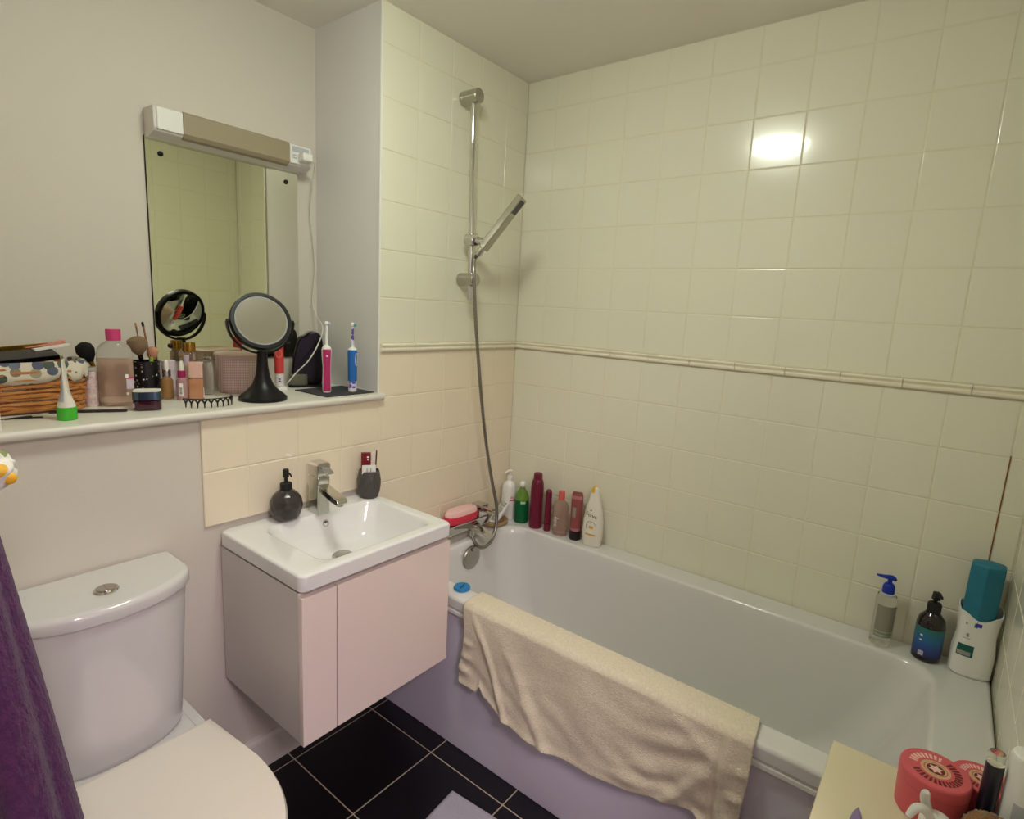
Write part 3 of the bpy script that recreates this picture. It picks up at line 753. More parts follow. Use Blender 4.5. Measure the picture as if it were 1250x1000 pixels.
obj('label_stripe', L.patch(NB(), -62, -18, .071, .0755, .0009), HOTPINK, o)
obj('emblem', L.patch(NB(), -66, -54, .074, .083, .0012, 6, 4), INKW, t); obj('emblem', L.patch(NB(), -64, -56, .030, .036, .0012, 6, 4), INKW, t)

t = thing('spray_bottle', 'small pale pink marbled bottle between basket and clear bottle', 'bottle', (-1.470, .213, LZ))
L = Loft([(0, .0145, .0145, 2), (.002, .0158, .0158, 2), (.082, .0158, .0158, 2), (.088, .0145, .0145, 2)]); obj('bottle', L.build(NB(), 32), SPECK, t)
obj('cap', lathe(NB(), [(.0135, .0885), (.0145, .09), (.0145, .098), (.013, .1)], 28), CLEAR, t)

t = thing('cream_jar', 'squat dark red jar with steel-blue lid at the ledge front', 'jar', (-1.384, .101, LZ), -24)
L = Loft([(0, .028, .028, 4), (.003, .031, .031, 5), (.024, .031, .031, 5), (.0255, .0285, .0285, 4)]); obj('jar', L.build(NB(), 44), BURGG, t)
L3 = Loft([(.026, .0305, .0305, 5), (.027, .0315, .0315, 5), (.046, .0315, .0315, 5), (.0475, .0305, .0305, 5)]); lid = obj('lid', L3.build(NB(), 44), NAVYG, t)
obj('lid_sheen', Loft([(.0476, .030, .030, 5), (.0484, .0295, .0295, 5)]).build(NB(), 44), CARD, lid)  # whitish reflection on the lid top, put in as a pale disc
obj('badge', L.patch(NB(), 205, 232, .008, .019), GREYW, t)
o = obj('eye_pencil', tube(NB(), [(-.077, 0, 0), (.07, 0, 0), (.078, 0, 0)], [.0036, .0036, .003], 8, 1), mat('dark_brown_pencil', '#231516', .4)); o.location = (-1.5035, .1231, LZ + .0037); o.rotation_euler = (0, 0, R(-28))
tag(o, 'dark pencil lying on the ledge before the clear bottle', 'pencil')

# brushes
t = thing('brush_holder', 'black glitter-dotted cup holding makeup brushes', 'brush holder', (-1.325, .27, LZ))
lathe(bm := NB(), [(.030, 0), (.0335, .003), (.034, .104), (.0325, .105), (.0315, .104), (.0305, .006)], 40); obj('cup', bm, DOTTED, t)
def brush(name, label, foot, tip, hr, head, mats, ferr=.03, hlen=.03, flat=1, cat='makeup brush'):
    foot, tip = Vector(foot), Vector(tip); d = (tip - foot); Ln = d.length
    t = thing(name, label, cat, foot); q = Vector((0, 0, 1)).rotation_difference(d.normalized()).to_matrix().to_4x4()
    hb = Ln - hlen
    obj('handle', xf(lathe(NB(), [(hr * .6, 0), (hr, .01), (hr, hb - ferr), (hr * .9, hb - ferr + .002)], 16), q), mats[0], t)
    obj('ferrule', xf(lathe(NB(), [(hr * 1.02, hb - ferr + .001), (hr * 1.15, hb - ferr * .4), (hr * 1.3, hb)], 20), q), mats[1], t)
    b = lathe(NB(), [(hr * 1.2, hb - .002), (head * .8, hb + hlen * .3), (head, hb + hlen * .6), (head * .85, hb + hlen * .85), (head * .4, hb + hlen * .98), (.0004, Ln)], 24)
    xf(b, Matrix.Diagonal((1, flat, 1, 1))); rg = random.Random(5)
    for v in b.verts: v.co += Vector((rg.uniform(-1, 1), rg.uniform(-1, 1), rg.uniform(-1, 1))) * .0007
    obj('bristles', xf(b, q), mats[2], t); return t
brush('powder_brush', 'big black powder brush with gold ferrule leaning behind the clear bottle', (-1.416, .268, LZ), (-1.473, .252, 1.288), .0045, .021, (BLACKP, GOLD, HAIRB), .04, .052, .9)
brush('powder_brush', 'wide taupe and black powder brush in the dotted cup', (-1.318, .272, LZ + .008), (-1.347, .266, 1.302), .005, .026, (BLACKP, BLACKG, HAIRT), .03, .05, .9)
brush('eye_brush', 'thin rose-gold eye brush with dark tip, nearer of two in the dotted cup', (-1.302, .262, LZ + .008), (-1.330, .262, 1.342), .0022, .0032, (FRHAND, FRHAND, HAIRB), .02, .012)
brush('eye_brush', 'thin rose-gold eye brush just behind the other in the dotted cup', (-1.318, .285, LZ + .008), (-1.338, .288, 1.338), .0018, .0026, (FRHAND, FRHAND, HAIRP), .02, .01)
brush('sponge_brush', 'peach rounded sponge brush in the dotted cup', (-1.312, .282, LZ + .008), (-1.300, .284, 1.272), .004, .015, (FRHAND, FRHAND, HAIRP), .02, .036, .7)
brush('lip_wand', 'short lime green wand in the dotted cup', (-1.325, .258, LZ + .008), (-1.317, .247, 1.247), .004, .004, (mat('lime_plastic', '#8fb03a', .4), GREENP, mat('lime_cap', '#9dbd45', .4)), .02, .012, cat='cosmetic wand')

def dropper(label, loc, gl, col, r=.0150):
    t = thing('dropper_bottle', label, 'dropper bottle', loc, -25)
    L = Loft([(0, r * .9, r * .9, 2), (.002, r, r, 2), (.054, r, r, 2), (.060, r * .7, r * .7, 2), (.064, r * .55, r * .55, 2)]); obj('bottle', L.build(NB(), 32), gl, t)
    obj('collar', lathe(NB(), [(r * .66, .0635), (r * .7, .065), (r * .7, .081), (r * .62, .083)], 28), col, t)
    obj('rubber_bulb', lathe(NB(), [(r * .42, .082), (r * .42, .095), (r * .36, .104), (r * .2, .109), (.0004, .11)], 20), CREAMP, t)
    return t, L
dropper('gold serum dropper bottle with silver collar beside the dotted cup', (-1.290, .226, LZ), AMBERG, SILVER)
t, L = dropper('pink serum dropper bottle with magenta collar', (-1.2655, .190, LZ), PINKG, MAGENTA, .0145)
o = obj('label', L.patch(NB(), -120, -80, .012, .048, .0005), INKW, t)
bm = NB()
for k in range(7): L.patch(bm, -112, -88, .016 + k * .0032, .0172 + k * .0032 + .0004 * (k % 3), .0009, 4, 1)
obj('barcode', bm, INKD, o)
t = thing('foundation_bottle', 'square tan foundation bottle with peach cap', 'bottle', (-1.2325, .1815, LZ), -22)
L = Loft([(0, .0175, .0135, 5), (.002, .0195, .015, 6), (.058, .0195, .015, 6), (.061, .016, .012, 4)]); obj('bottle', L.build(NB(), 44), BROWNL, t)
obj('cap', Loft([(.0625, .0175, .0135, 5), (.064, .0185, .0145, 6), (.104, .0185, .0145, 6), (.1055, .0175, .0135, 5)]).build(NB(), 44), PEACHP, t)
obj('label', L.patch(NB(), -38, -12, .006, .036, .0005), INKW, t)
t = thing('toner_bottle', 'rose toner bottle with a gold cap near the wall mirror', 'bottle', (-1.1955, .302, LZ), -25)
L = Loft([(0, .017, .017, 2), (.002, .0185, .0185, 2), (.112, .0185, .0185, 2), (.121, .015, .015, 2), (.124, .012, .012, 2)]); obj('bottle', L.build(NB(), 36), MAUVEL, t)
obj('label', L.patch(NB(), -150, -95, .085, .115, .0005), LILACL, t)
obj('cap', lathe(NB(), [(.0145, .1245), (.0155, .126), (.0155, .149), (.0145, .151)], 32), GOLD, t)
t = thing('face_cream_pot', 'pale lilac pot behind the two dropper bottles', 'pot', (-1.262, .285, LZ))
obj('pot', lathe(NB(), [(.0165, 0), (.018, .002), (.018, .07), (.0165, .072)], 32), LILACL, t); obj('lid', lathe(NB(), [(.0175, .0725), (.0182, .074), (.0182, .1), (.017, .102)], 32), LILACL, t)
t = thing('travel_bottle', 'small clear bottle left of the pink lidded box', 'bottle', (-1.171, .245, LZ))
obj('bottle', lathe(NB(), [(.013, 0), (.0145, .002), (.0145, .085), (.012, .093), (.009, .096)], 28), CLEAR, t); obj('cap', lathe(NB(), [(.0105, .0965), (.0112, .098), (.0112, .11), (.0105, .112)], 24), CLEAR, t)

t = thing('lidded_box', 'dusty pink lattice box with a lid behind the round mirror', 'storage box', (-1.064, .262, LZ), -18)
L = Loft([(0, .060, .049, 3), (.004, .063, .052, 3.2), (.09, .0685, .0565, 3.4), (.108, .070, .058, 3.4), (.111, .0695, .0575, 3.4)]); obj('box', L.build(NB(), 64), LATTICE, t)
obj('lid', Loft([(.1112, .0715, .0595, 3.4), (.113, .0735, .0615, 3.4), (.118, .0735, .0615, 3.4), (.121, .070, .058, 3.4), (.124, .05, .04, 3)]).build(NB(), 64), PINKPL, t)

# hair comb band
t = bm = NB(); cp = smooth_path([(-.060, .026, 0), (-.045, .0, 0), (-.012, -.018, 0), (.025, -.018, 0), (.052, -.006, 0), (.060, .014, 0)], 8)
arc = [0]
for a, b in zip(cp[:-1], cp[1:]): arc.append(arc[-1] + (b - a).length)
def ap(s):
    s = max(0, min(arc[-1], s))
    for i in range(len(arc) - 1):
        if s <= arc[i + 1]:
            return cp[i].lerp(cp[i + 1], (s - arc[i]) / (arc[i + 1] - arc[i]))
    return cp[-1]
NT = 10
for k in range(NT):
    s0 = arc[-1] * (k + .5) / NT; h = arc[-1] / NT / 2
    p = ap(s0); l_ = ap(s0 - h); r_ = ap(s0 + h)
    tube(bm, [(p.x, p.y, .001), (p.x, p.y, .014)], [.0014, .0024], 6, 1)
    tube(bm, [(p.x, p.y, .0135), (.5 * (p.x + l_.x), .5 * (p.y + l_.y), .0195), (l_.x, l_.y, .0235)], .0023, 6, 3)
    tube(bm, [(p.x, p.y, .0135), (.5 * (p.x + r_.x), .5 * (p.y + r_.y), .0195), (r_.x, r_.y, .0235)], .0023, 6, 3)
tube(bm, [(c.x, c.y, .0242) for c in cp], .0014, 6, 1)
o = obj('hair_comb', bm, BLACKM); o.location = (-1.252, .046, LZ); o.rotation_euler = (0, 0, R(2)); tag(o, 'curved black zigzag hair comb at the ledge front', 'hair comb')

# round vanity mirror
t = thing('vanity_mirror', 'round black tabletop mirror on a flared pedestal', 'mirror', (-1.0915, .078, LZ))
obj('pedestal', lathe(NB(), [(.062, 0), (.0655, .003), (.0655, .010), (.058, .017), (.042, .030), (.028, .048), (.020, .07), (.0155, .1), (.0135, .143)], 56), BLACKP, t)
nrm = Vector((-.2, -.92, .35)).normalized(); ax = Vector((nrm.y * -1, nrm.x, 0)).normalized(); ax = -ax if ax.x < 0 else ax; up = nrm.cross(ax); up = -up if up.z < 0 else up
cz = .226; c0 = Vector((0, .002, cz)); Mx = Matrix((ax, up, nrm)).transposed().to_4x4(); Mx.translation = c0
yk = []
for i in range(25):
    a = PI + PI * i / 24; yk.append((ax * math.cos(a) + Vector((0, 0, 1)) * math.sin(a)) * .0895 + c0)
bm = NB(); rgs = []
for i, p in enumerate(yk):
    rd = (p - c0).normalized(); w_ = ax.cross(Vector((0, 0, 1)))
    hw = .0075; rgs.append([p + rd * .0035 + w_ * hw, p + rd * .0035 - w_ * hw, p - rd * .0025 - w_ * hw, p - rd * .0025 + w_ * hw])
loops(bm, rgs); bmesh.ops.bevel(bm, geom=bm.edges[:], offset=.0012, segments=2, affect='EDGES'); 
for sgn in (-1, 1): cyl(bm, c0 + ax * sgn * .083, c0 + ax * sgn * .092, .0055, 16, .001)
obj('yoke', bm, BLACKP, t)
bm = NB(); rgs = []
for i in range(72):
    a = 2 * PI * i / 72; rgs.append([(math.cos(a) * r, math.sin(a) * r, z) for r, z in ((.0835, -.008), (.0835, .008), (.0815, .0108), (.0735, .0108), (.0715, .0085), (.0715, -.0085), (.0735, -.0108), (.0815, -.0108))])
vs = [[bm.verts.new(p) for p in r] for r in rgs]
for i in range(72):
    for j in range(8): bm.faces.new((vs[i][j], vs[i][(j + 1) % 8], vs[(i + 1) % 72][(j + 1) % 8], vs[(i + 1) % 72][j]))
obj('frame', xf(bm, Mx), BLACKP, t)
obj('mirror_glass', xf(lathe(NB(), [(.0716, .001), (.0716, .0088)], 64), Mx), MIRROR2, t, ang=10)
obj('glass_rim', xf(lathe(NB(), [(.0716, .0089), (.069, .0092), (.0675, .0089)], 64, cap0=False, cap1=False), Mx), INKG, t, recalc=False)
obj('magnifying_glass', xf(lathe(NB(), [(.0716 * i / 14 + .0001, -.0088 - .004 * (1 - (i / 14) ** 2)) for i in range(15)], 64, cap0=True, cap1=False), Mx), MIRROR2, t, ang=80)

def toothbrush(name, label, loc, rz, body, kind):
    t = thing(name, label, 'electric toothbrush', loc, rz)
    if kind == 'blue':
        obj('base_sleeve', lathe(NB(), [(.0125, 0), (.0135, .002), (.0135, .034)], 28), WHITEP, t)
        obj('base_print', Loft([(0, .0136, .0136, 2), (.034, .0136, .0136, 2)]).patch(NB(), -140, -40, .012, .033, .0004), PURPLEP, t)
        L = Loft([(.0342, .0138, .0145, 2), (.04, .0143, .015, 2), (.105, .0148, .0155, 2), (.128, .0155, .016, 2), (.137, .0145, .015, 2.2)]); b = obj('grip', L.build(NB(), 36), body, t)
        bm = NB()
        for i in range(16):
            a0, a1 = 2 * PI * i / 16, 2 * PI * (i + 1) / 16
            P_ = [L.pt(R(-38 + 22 * math.cos(a)), .106 + .021 * math.sin(a), .0003) for a in (a0, (a0 + a1) / 2, a1)]
            tube(bm, P_, .0007, 5, 1)
        obj('button_ring', bm, INKW, b)
        obj('neck_cap', lathe(NB(), [(.0145, .1372), (.012, .142), (.0065, .145), (.0055, .152)], 28), WHITEP, t)
        n0, n1, m_ = .152, .215, PURPLEP
    else:
        L = Loft([(.0, .0115, .0125, 2.4), (.003, .0135, .0135, 2.4), (.02, .0135, .014, 2.4), (.08, .0125, .0135, 2.4), (.12, .015, .0145, 2.4), (.138, .0155, .0145, 2.4), (.146, .0125, .0125, 2.2)])
        b = obj('handle', L.build(NB(), 36), WHITEP, t)
        o = obj('grip', L.patch(NB(), -138, -42, .005, .139, .0007, 18, 14), body, b)
        bm = NB(); p = L.pt(R(-90), .118, 0); cyl(bm, (p[0], p[1] + .001, p[2]), (p[0], p[1] - .0016, p[2]), .0028, 16); obj('button', bm, INKW, t)
        obj('neck_cap', lathe(NB(), [(.0115, .146), (.009, .149), (.0062, .152)], 24), WHITEP, t)
        n0, n1, m_ = .152, .216, WHITEP
    obj('neck', lathe(NB(), [(.0052, n0), (.0046, n0 + .03), (.0038, n1 - .006), (.0036, n1)], 20), m_, t)
    hd = obj('brush_head', xf(cyl(NB(), (0, .004, 0), (0, -.005, 0), .0068, 24, .001), Matrix.Translation((0, 0, n1 + .004))), WHITEP, t); hd.rotation_euler = (0, 0, R(72))
    bm = NB(); rg = random.Random(2)
    for i in range(26):
        a, r_ = rg.uniform(0, 2 * PI), .0056 * math.sqrt(rg.random()); x, z = r_ * math.cos(a), r_ * math.sin(a) + n1 + .004
        cyl(bm, (x, -.0048, z), (x, -.0125, z), .0008, 5)
    obj('bristles', bm, mat('pale_bristles', '#dfe4ea', .7) if kind == 'pink' else mat('teal_bristles', '#7cc4c4', .7), hd)
    return t
toothbrush('electric_toothbrush', 'pink and white electric toothbrush standing on the slate mat', (-.873, .086, LZ + .0034), -30, HOTPINK and mat('raspberry_rubber', '#b52a63', .5), 'pink')
toothbrush('electric_toothbrush', 'blue electric toothbrush standing on the slate mat', (-.794, .059, LZ + .0034), -34, BLUEP, 'blue')
t = thing('electric_toothbrush', 'red electric toothbrush upright in its white charger', 'electric toothbrush', (-.963, .213, LZ + .0155), -30)
obj('base_sleeve', lathe(NB(), [(.0125, 0), (.0135, .002), (.0135, .04)], 28), WHITEP, t)
bm = NB(); b2 = Loft([(0, .0135, .0135, 2), (.04, .0135, .0135, 2)]); b2.patch(bm, -100, -72, .014, .018, .0006, 4, 1); b2.patch(bm, -100, -72, .021, .025, .0006, 4, 1); obj('base_print', bm, BLUEV, t)
L = Loft([(.0402, .014, .0145, 2), (.1, .0145, .015, 2), (.125, .0145, .015, 2), (.14, .012, .012, 2)]); b = obj('grip', L.build(NB(), 36), CORAL, t)
bm = NB()
for i in range(20):
    a0, a1 = 2 * PI * i / 20, 2 * PI * (i + 1) / 20; tube(bm, [L.pt(R(-90 + 36 * math.cos(a)), .105 + .012 * math.sin(a), .0003) for a in (a0, (a0 + a1) / 2, a1)], .0007, 5, 1)
obj('button_ring', bm, PEACHP, b)
obj('neck', lathe(NB(), [(.0085, .1402), (.0055, .146), (.0046, .17), (.0038, .2)], 20), WHITEP, t); obj('brush_head', xf(cyl(NB(), (0, .004, 0), (0, -.011, 0), .0066, 20, .001), Matrix.Translation((0, 0, .204))), WHITEP, t)
o = obj('toothbrush_charger', lathe(NB(), [(.0245, 0), (.0255, .003), (.0245, .009), (.02, .0135), (.012, .0152)], 36), WHITEP); o.location = (-.963, .213, LZ); tag(o, 'round white charger under the red toothbrush', 'charger')
o = obj('drying_mat', box(NB(), -.092, .092, -.087, .087, 0, .0032, .0014), SLATE); o.location = (-.833, .100, LZ); o.rotation_euler = (0, 0, R(1)); tag(o, 'dark slate mat under the pink and blue toothbrushes', 'mat')
bm = o.data
# black countertop appliance with a clear tank
t = thing('water_flosser', 'glossy black appliance with a clear tank in the ledge corner', 'appliance', (-.832, .268, LZ), -28)
prof = [(-.045, .008), (.05, .008), (.054, .05), (.054, .15), (.047, .178), (.03, .189), (.006, .187), (-.002, .176), (-.022, .168), (-.034, .146), (-.044, .1), (-.05, .05)]
bm = prism(NB(), prof, -.034, .036, 'y', .008); obj('body', bm, BLACKG, t)
bm = NB(); loops(bm, [rrect(-.056, .0, -.046, .0, .012, .004), rrect(-.058, .002, -.048, .0, .014, .010), rrect(-.058, .002, -.048, .0, .014, .04), rrect(-.055, .0, -.045, -.002, .014, .044)]); obj('water_tank', bm, mat('smoky_clear_tank', '#b4b494', .08, trans=.7, ior=1.2), t)
bm = NB(); loops(bm, [rrect(-.058, .052, -.049, .038, .014, .0), rrect(-.06, .054, -.051, .04, .016, .002), rrect(-.06, .054, -.051, .04, .016, .0075)]); obj('foot', bm, BLACKP, t)
# ------------------------------------------------------------------ bottles along the bath
BZ = ZR + .0004
def pump_top(t, z, m, r=.011, ang=0, reach=.03, lift=.03, slope=0):
    obj('collar', lathe(NB(), [(r, z), (r * 1.06, z + .002), (r * 1.06, z + .016), (r * .7, z + .019), (r * .45, z + .02)], 28), m, t)
    bm = NB(); cyl(bm, (0, 0, z + .018), (0, 0, z + .018 + lift), r * .36, 14)
    Mz = Matrix.Rotation(R(ang), 4, 'Z')
    b2 = NB(); zz = z + .018 + lift
    tube(b2, [(.006, 0, zz), (-.004, 0, zz + .002), (-reach * .6, 0, zz + .001 + slope * .5), (-reach, 0, zz - .004 + slope)], [.0062, .0062, .0045, .003], 10, 4)
    merge(bm, b2, Mz); obj('pump_head', bm, m, t)

t = thing('pump_bottle', 'white pump bottle with red lettering in the tiled bath corner', 'bottle', (-.058, -.052, BZ), -60)
L = Loft([(0, .028, .028, 2), (.003, .031, .031, 2), (.14, .031, .031, 2), (.158, .025, .025, 2), (.166, .013, .013, 2), (.17, .011, .011, 2)]); obj('bottle', L.build(NB(), 40), WHITEP, t)
pump_top(t, .17, WHITEP, .0105, 60, .034, .022)
bm = NB(); L.patch(bm, -75, -20, .084, .09, .0006); obj('label', bm, INKP, t)
bm = NB(); L.text(bm, 'ifa', .018, -55, .1, .0012); obj('lettering', bm, INKP, t)
t = thing('shower_gel', 'green translucent bottle with a round white cap', 'bottle', (-.055, -.122, BZ), -70)
L = Loft([(0, .027, .026, 2), (.004, .0305, .03, 2.1), (.07, .0315, .031, 2.1), (.1, .0305, .03, 2.1)]); obj('gel', L.build(NB(), 40), GREEND, t)
L2 = Loft([(.1002, .0305, .03, 2.1), (.118, .0275, .027, 2.1), (.135, .02, .02, 2), (.146, .0125, .0125, 2), (.152, .0105, .0105, 2)]); obj('bottle', L2.build(NB(), 40), GREENG, t)
obj('label', L.patch(NB(), -85, -45, .088, .098, .0006), PALEG, t)
bm = NB(); ball(bm, (0, 0, .166), .0135, .0135, .015); obj('cap', bm, WHITEP, t)
t = thing('shampoo_bottle', 'tall burgundy bottle beside the green one', 'bottle', (-.061, -.203, BZ))
obj('bottle', lathe(NB(), [(.0255, 0), (.0272, .003), (.0268, .1), (.0268, .17), (.0255, .192), (.022, .205), (.019, .209)], 40), BURG, t)
obj('cap', lathe(NB(), [(.0185, .2095), (.0192, .211), (.0185, .228), (.0165, .235), (.01, .237)], 36), BURG, t)
t = thing('slim_tube', 'slim burgundy tube between tall burgundy bottle and clear bottle', 'tube', (-.06, -.2615, BZ))
obj('tube_body', lathe(NB(), [(.0125, 0), (.0142, .002), (.0142, .04), (.013, .165), (.0115, .173), (.007, .177)], 30), BURG, t)
obj('cap_ring', lathe(NB(), [(.0146, .0335), (.0148, .034), (.0148, .0355), (.0146, .036)], 30), BURGG, t)
t = thing('oil_bottle', 'clear flattened bottle with coral cap and white lettering', 'bottle', (-.058, -.323, BZ), -80)
L = Loft([(0, .027, .018, 2.4), (.004, .031, .0205, 2.6), (.12, .0315, .0205, 2.7), (.138, .0265, .019, 2.4), (.146, .014, .013, 2), (.15, .0115, .0115, 2)]); obj('bottle', L.build(NB(), 44), MAUVEL, t)
obj('cap', lathe(NB(), [(.012, .1505), (.0135, .152), (.0128, .182), (.0115, .185)], 32), mat('coral_cap', '#d4645c', .35), t)
bm = NB(); L.text(bm, 'baby', .022, -110, .06, .0012, 90); obj('lettering', bm, INKW, t)
t = thing('conditioner_tube', 'rose-brown squeeze tube standing on a black cap', 'tube', (-.048, -.391, BZ), -72)
obj('cap', lathe(NB(), [(.0225, 0), (.0235, .002), (.023, .036), (.0225, .0375)], 36), DARKCAP, t)
L = Loft([(.038, .0215, .0215, 2), (.05, .0225, .0218, 2), (.12, .0235, .019, 2.2), (.165, .024, .012, 2.6), (.185, .0225, .006, 3), (.196, .0185, .0035, 3)]); obj('tube_body', L.build(NB(), 44), ROSEB, t)
obj('label', L.patch(NB(), -122, -88, .095, .135, .0006), LABG, t); 
bm = NB(); L.patch(bm, -150, -30, .038, .049, .0007); L.patch(bm, -150, -30, .168, .18, .0007); obj('band', bm, ROSEP, t)
t = thing('body_wash', 'cream tapered body wash bottle with yellow cap and black lettering', 'bottle', (-.052, -.472, BZ), -88)
L = Loft([(0, .034, .021, 2.3), (.004, .038, .024, 2.4), (.05, .0425, .0255, 2.4), (.1, .041, .025, 2.4), (.15, .033, .0225, 2.3), (.19, .0225, .018, 2.2), (.215, .0165, .0145, 2.1)]); obj('bottle', L.build(NB(), 48), CREAMP, t)
L2 = Loft([(.2152, .0163, .0143, 2.1), (.226, .014, .0125, 2), (.236, .0105, .0098, 2), (.241, .006, .006, 2)]); obj('cap', L2.build(NB(), 36), YELLOW, t)
obj('cap_shell', L2.patch(NB(), -80, 60, .2155, .238, .0012), CREAMP, t)
bm = NB(); L.text(bm, 'Dove', .022, -92, .128, .0009, -12); obj('lettering', bm, INKD, t)
bm = NB(); b2 = L.pt(R(-90), .148, .0006); ball(bm, b2, .0022, .0012, .0022); b2 = L.pt(R(-95), .147, .0006); ball(bm, b2, .003, .0012, .0014); obj('bird_mark', bm, INKD, t)
bm = NB()
for i in range(18):
    a0, a1 = R(20 + 200 * i / 18), R(20 + 200 * (i + 1) / 18); tube(bm, [L.pt(R(-86 + 24 * math.cos(a)), .083 + .02 * math.sin(a), .0004) for a in (a0, a1)], .0012, 5, 1)
obj('ring_print', bm, INKG, t)
bm = NB(); L.patch(bm, -112, -64, .046, .053, .0007); L.patch(bm, -94, -76, .074, .085, .0007, 5, 4); obj('orange_print', bm, INKO, t)

# sponge, dish and brush by the bath tap
t = thing('bath_sponge', 'pink-red bath sponge with a pale top resting on the mixer tap', 'sponge', (-.385, -.074, .6572), -3)
obj('holder', Loft([(-.0505, .07, .026, 2.4), (-.046, .078, .032, 2.6), (-.026, .082, .034, 2.6), (-.018, .08, .033, 2.6)]).build(NB(), 48), REDSP, t)
L = Loft([(-.018, .078, .031, 2.6), (-.006, .077, .0305, 2.5), (.001, .07, .027, 2.4), (.004, .05, .018, 2.2)]).build(NB(), 48); rg = random.Random(4)
for v in L.verts: v.co.z += rg.uniform(-.001, .001)
obj('sponge', L, SPONGE, t)
t = thing('soap_dish', 'oval bamboo soap dish on the bath rim by the tap', 'soap dish', (-.157, -.060, BZ))
bm = NB(); rr = [[(x, y, z) for x, y in [se(2 * PI * i / 48, rx, ry, 2.3) for i in range(48)]] for rx, ry, z in ((.05, .04, 0), (.058, .048, .006), (.06, .05, .018), (.057, .047, .021), (.053, .043, .019), (.047, .037, .007))]
loops(bm, rr); obj('dish', bm, WOODR, t)
t = thing('nail_brush', 'white patterned brush leaning in the bamboo dish', 'brush', (-.143, -.070, .5795), 0)
t.rotation_euler = (R(-8), R(-33), R(4))
bm = NB(); loops(bm, [rrect(-.058, .058, -.02, .02, .016, -.008), rrect(-.06, .06, -.022, .022, .018, -.005), rrect(-.06, .06, -.022, .022, .018, .003), rrect(-.058, .058, -.02, .02, .016, .005)]); obj('brush_back', bm, WHITEP, t)
bm = NB(); rg = random.Random(9)
for i in range(150):
    x, y = rg.uniform(-.052, .052), rg.uniform(-.015, .015); cyl(bm, (x, y, .0045), (x + rg.uniform(-.001, .001), y, .014), .0013, 5)
obj('bristles', bm, BRUSHW, t)
t = thing('plug_lid', 'blue round plastic lid on the front bath rim', 'lid', (-.668, -.350, BZ), 20)
bm = NB(); lathe(bm, [(.024, 0), (.027, .002), (.0275, .006), (.0255, .010), (.02, .0105), (.018, .0085), (.006, .008)], 40); obj('disc', bm, CYANP, t)
bm = NB(); box(bm, -.016, .016, -.0025, .0025, .008, .016, .002); obj('grip', bm, CYANP, t)

# foot end of the bath
t = thing('pump_bottle', 'clear pump bottle with a bright blue pump by the bath wall', 'bottle', (-.064, -1.441, BZ), -62)
L = Loft([(0, .0235, .0235, 2), (.003, .026, .026, 2), (.142, .026, .026, 2), (.15, .0235, .0235, 2), (.154, .0155, .0155, 2)]); obj('bottle', L.build(NB(), 40), CLEAR, t)
obj('label', L.patch(NB(), -160, -20, .03, .125, .0005, 20), LABG, t)
bm = NB(); L.patch(bm, -155, -45, .046, .0475, .0009); L.patch(bm, -155, -25, .036, .0375, .0009); L.patch(bm, -50, -47, .022, .047, .0009, 2); obj('print_line', bm, PALEG, t)
obj('ring', lathe(NB(), [(.0175, .1505), (.019, .152), (.0185, .1565), (.0165, .158)], 32), GREYW, t)
obj('collar', lathe(NB(), [(.015, .158), (.0155, .16), (.0155, .176), (.012, .184), (.007, .188)], 32), COBALT, t)
bm = NB(); cyl(bm, (0, 0, .186), (0, 0, .2), .006, 16); tube(bm, [(.014, 0, .197), (.004, 0, .2035), (-.014, 0, .2035), (-.034, 0, .2055)], [.004, .0075, .0055, .0025], 12, 4); o = obj('pump_head', bm, COBALT, t); o.rotation_euler = (0, 0, R(-12))
t = thing('pump_bottle', 'dark brown pump bottle with a blue-green label', 'bottle', (-.060, -1.549, BZ), -62)
L = Loft([(0, .030, .030, 2), (.004, .0335, .0335, 2), (.105, .0335, .0335, 2), (.122, .029, .029, 2), (.134, .0195, .0195, 2), (.138, .0165, .0165, 2)]); obj('bottle', L.build(NB(), 44), BROWNB, t)
lb = obj('label', L.patch(NB(), -190, 10, .014, .098, .0006, 30, 10), GRADL, t)
bm = NB(); L.patch(bm, -150, -128, .019, .032, .001, 6, 3); obj('barcode_patch', bm, GREYW, lb)
bm = NB()
for z in (.06, .074): L.patch(bm, -152, -142, z, z + .004, .001, 3, 1)
obj('print_mark', bm, INKW, lb)
obj('collar', lathe(NB(), [(.016, .138), (.0165, .14), (.0165, .162), (.014, .166), (.006, .168)], 32), BLACKM, t)
bm = NB(); cyl(bm, (0, 0, .167), (0, 0, .178), .005, 14); prism(bm, [(-.008, .174), (.008, .174), (.009, .196), (-.006, .196)], -.008, .008, 'y', .002); tube(bm, [(.0, -.0, .19), (.003, -.014, .191), (.004, -.02, .187)], [.006, .0045, .003], 10, 3); obj('pump_head', bm, BLACKM, t)
t = thing('cut_bottle', 'large white bottle with cut-off top and green label in the bath end corner', 'bottle', (-.066, -1.6445, BZ), -84)
L = Loft([(0, .040, .026, 2.6), (.005, .0455, .030, 2.7), (.07, .0465, .031, 2.7), (.115, .0415, .0285, 2.6), (.15, .0435, .030, 2.6), (.19, .0465, .031, 2.6)])
bm = NB(); rr = []
for z, rx, ry, n, cx, cy in L.s: rr.append([se(2 * PI * i / 48, rx, ry, n) + (z,) for i in range(48)])
for i in range(48):
    a = 2 * PI * i / 48; x, y, z = rr[-1][i]; rr[-1][i] = (x, y, .178 - .013 * math.sin(a) * -1 + .012 * abs(math.cos(a)) + .003 * math.sin(5 * a))
inn = [(x * .95, y * .93, z) for x, y, z in rr[-1]]; low = [(x * .9, y * .88, .12) for x, y, z in rr[4]]
loops(bm, rr + [inn, low]); obj('bottle', bm, WHITEP, t)
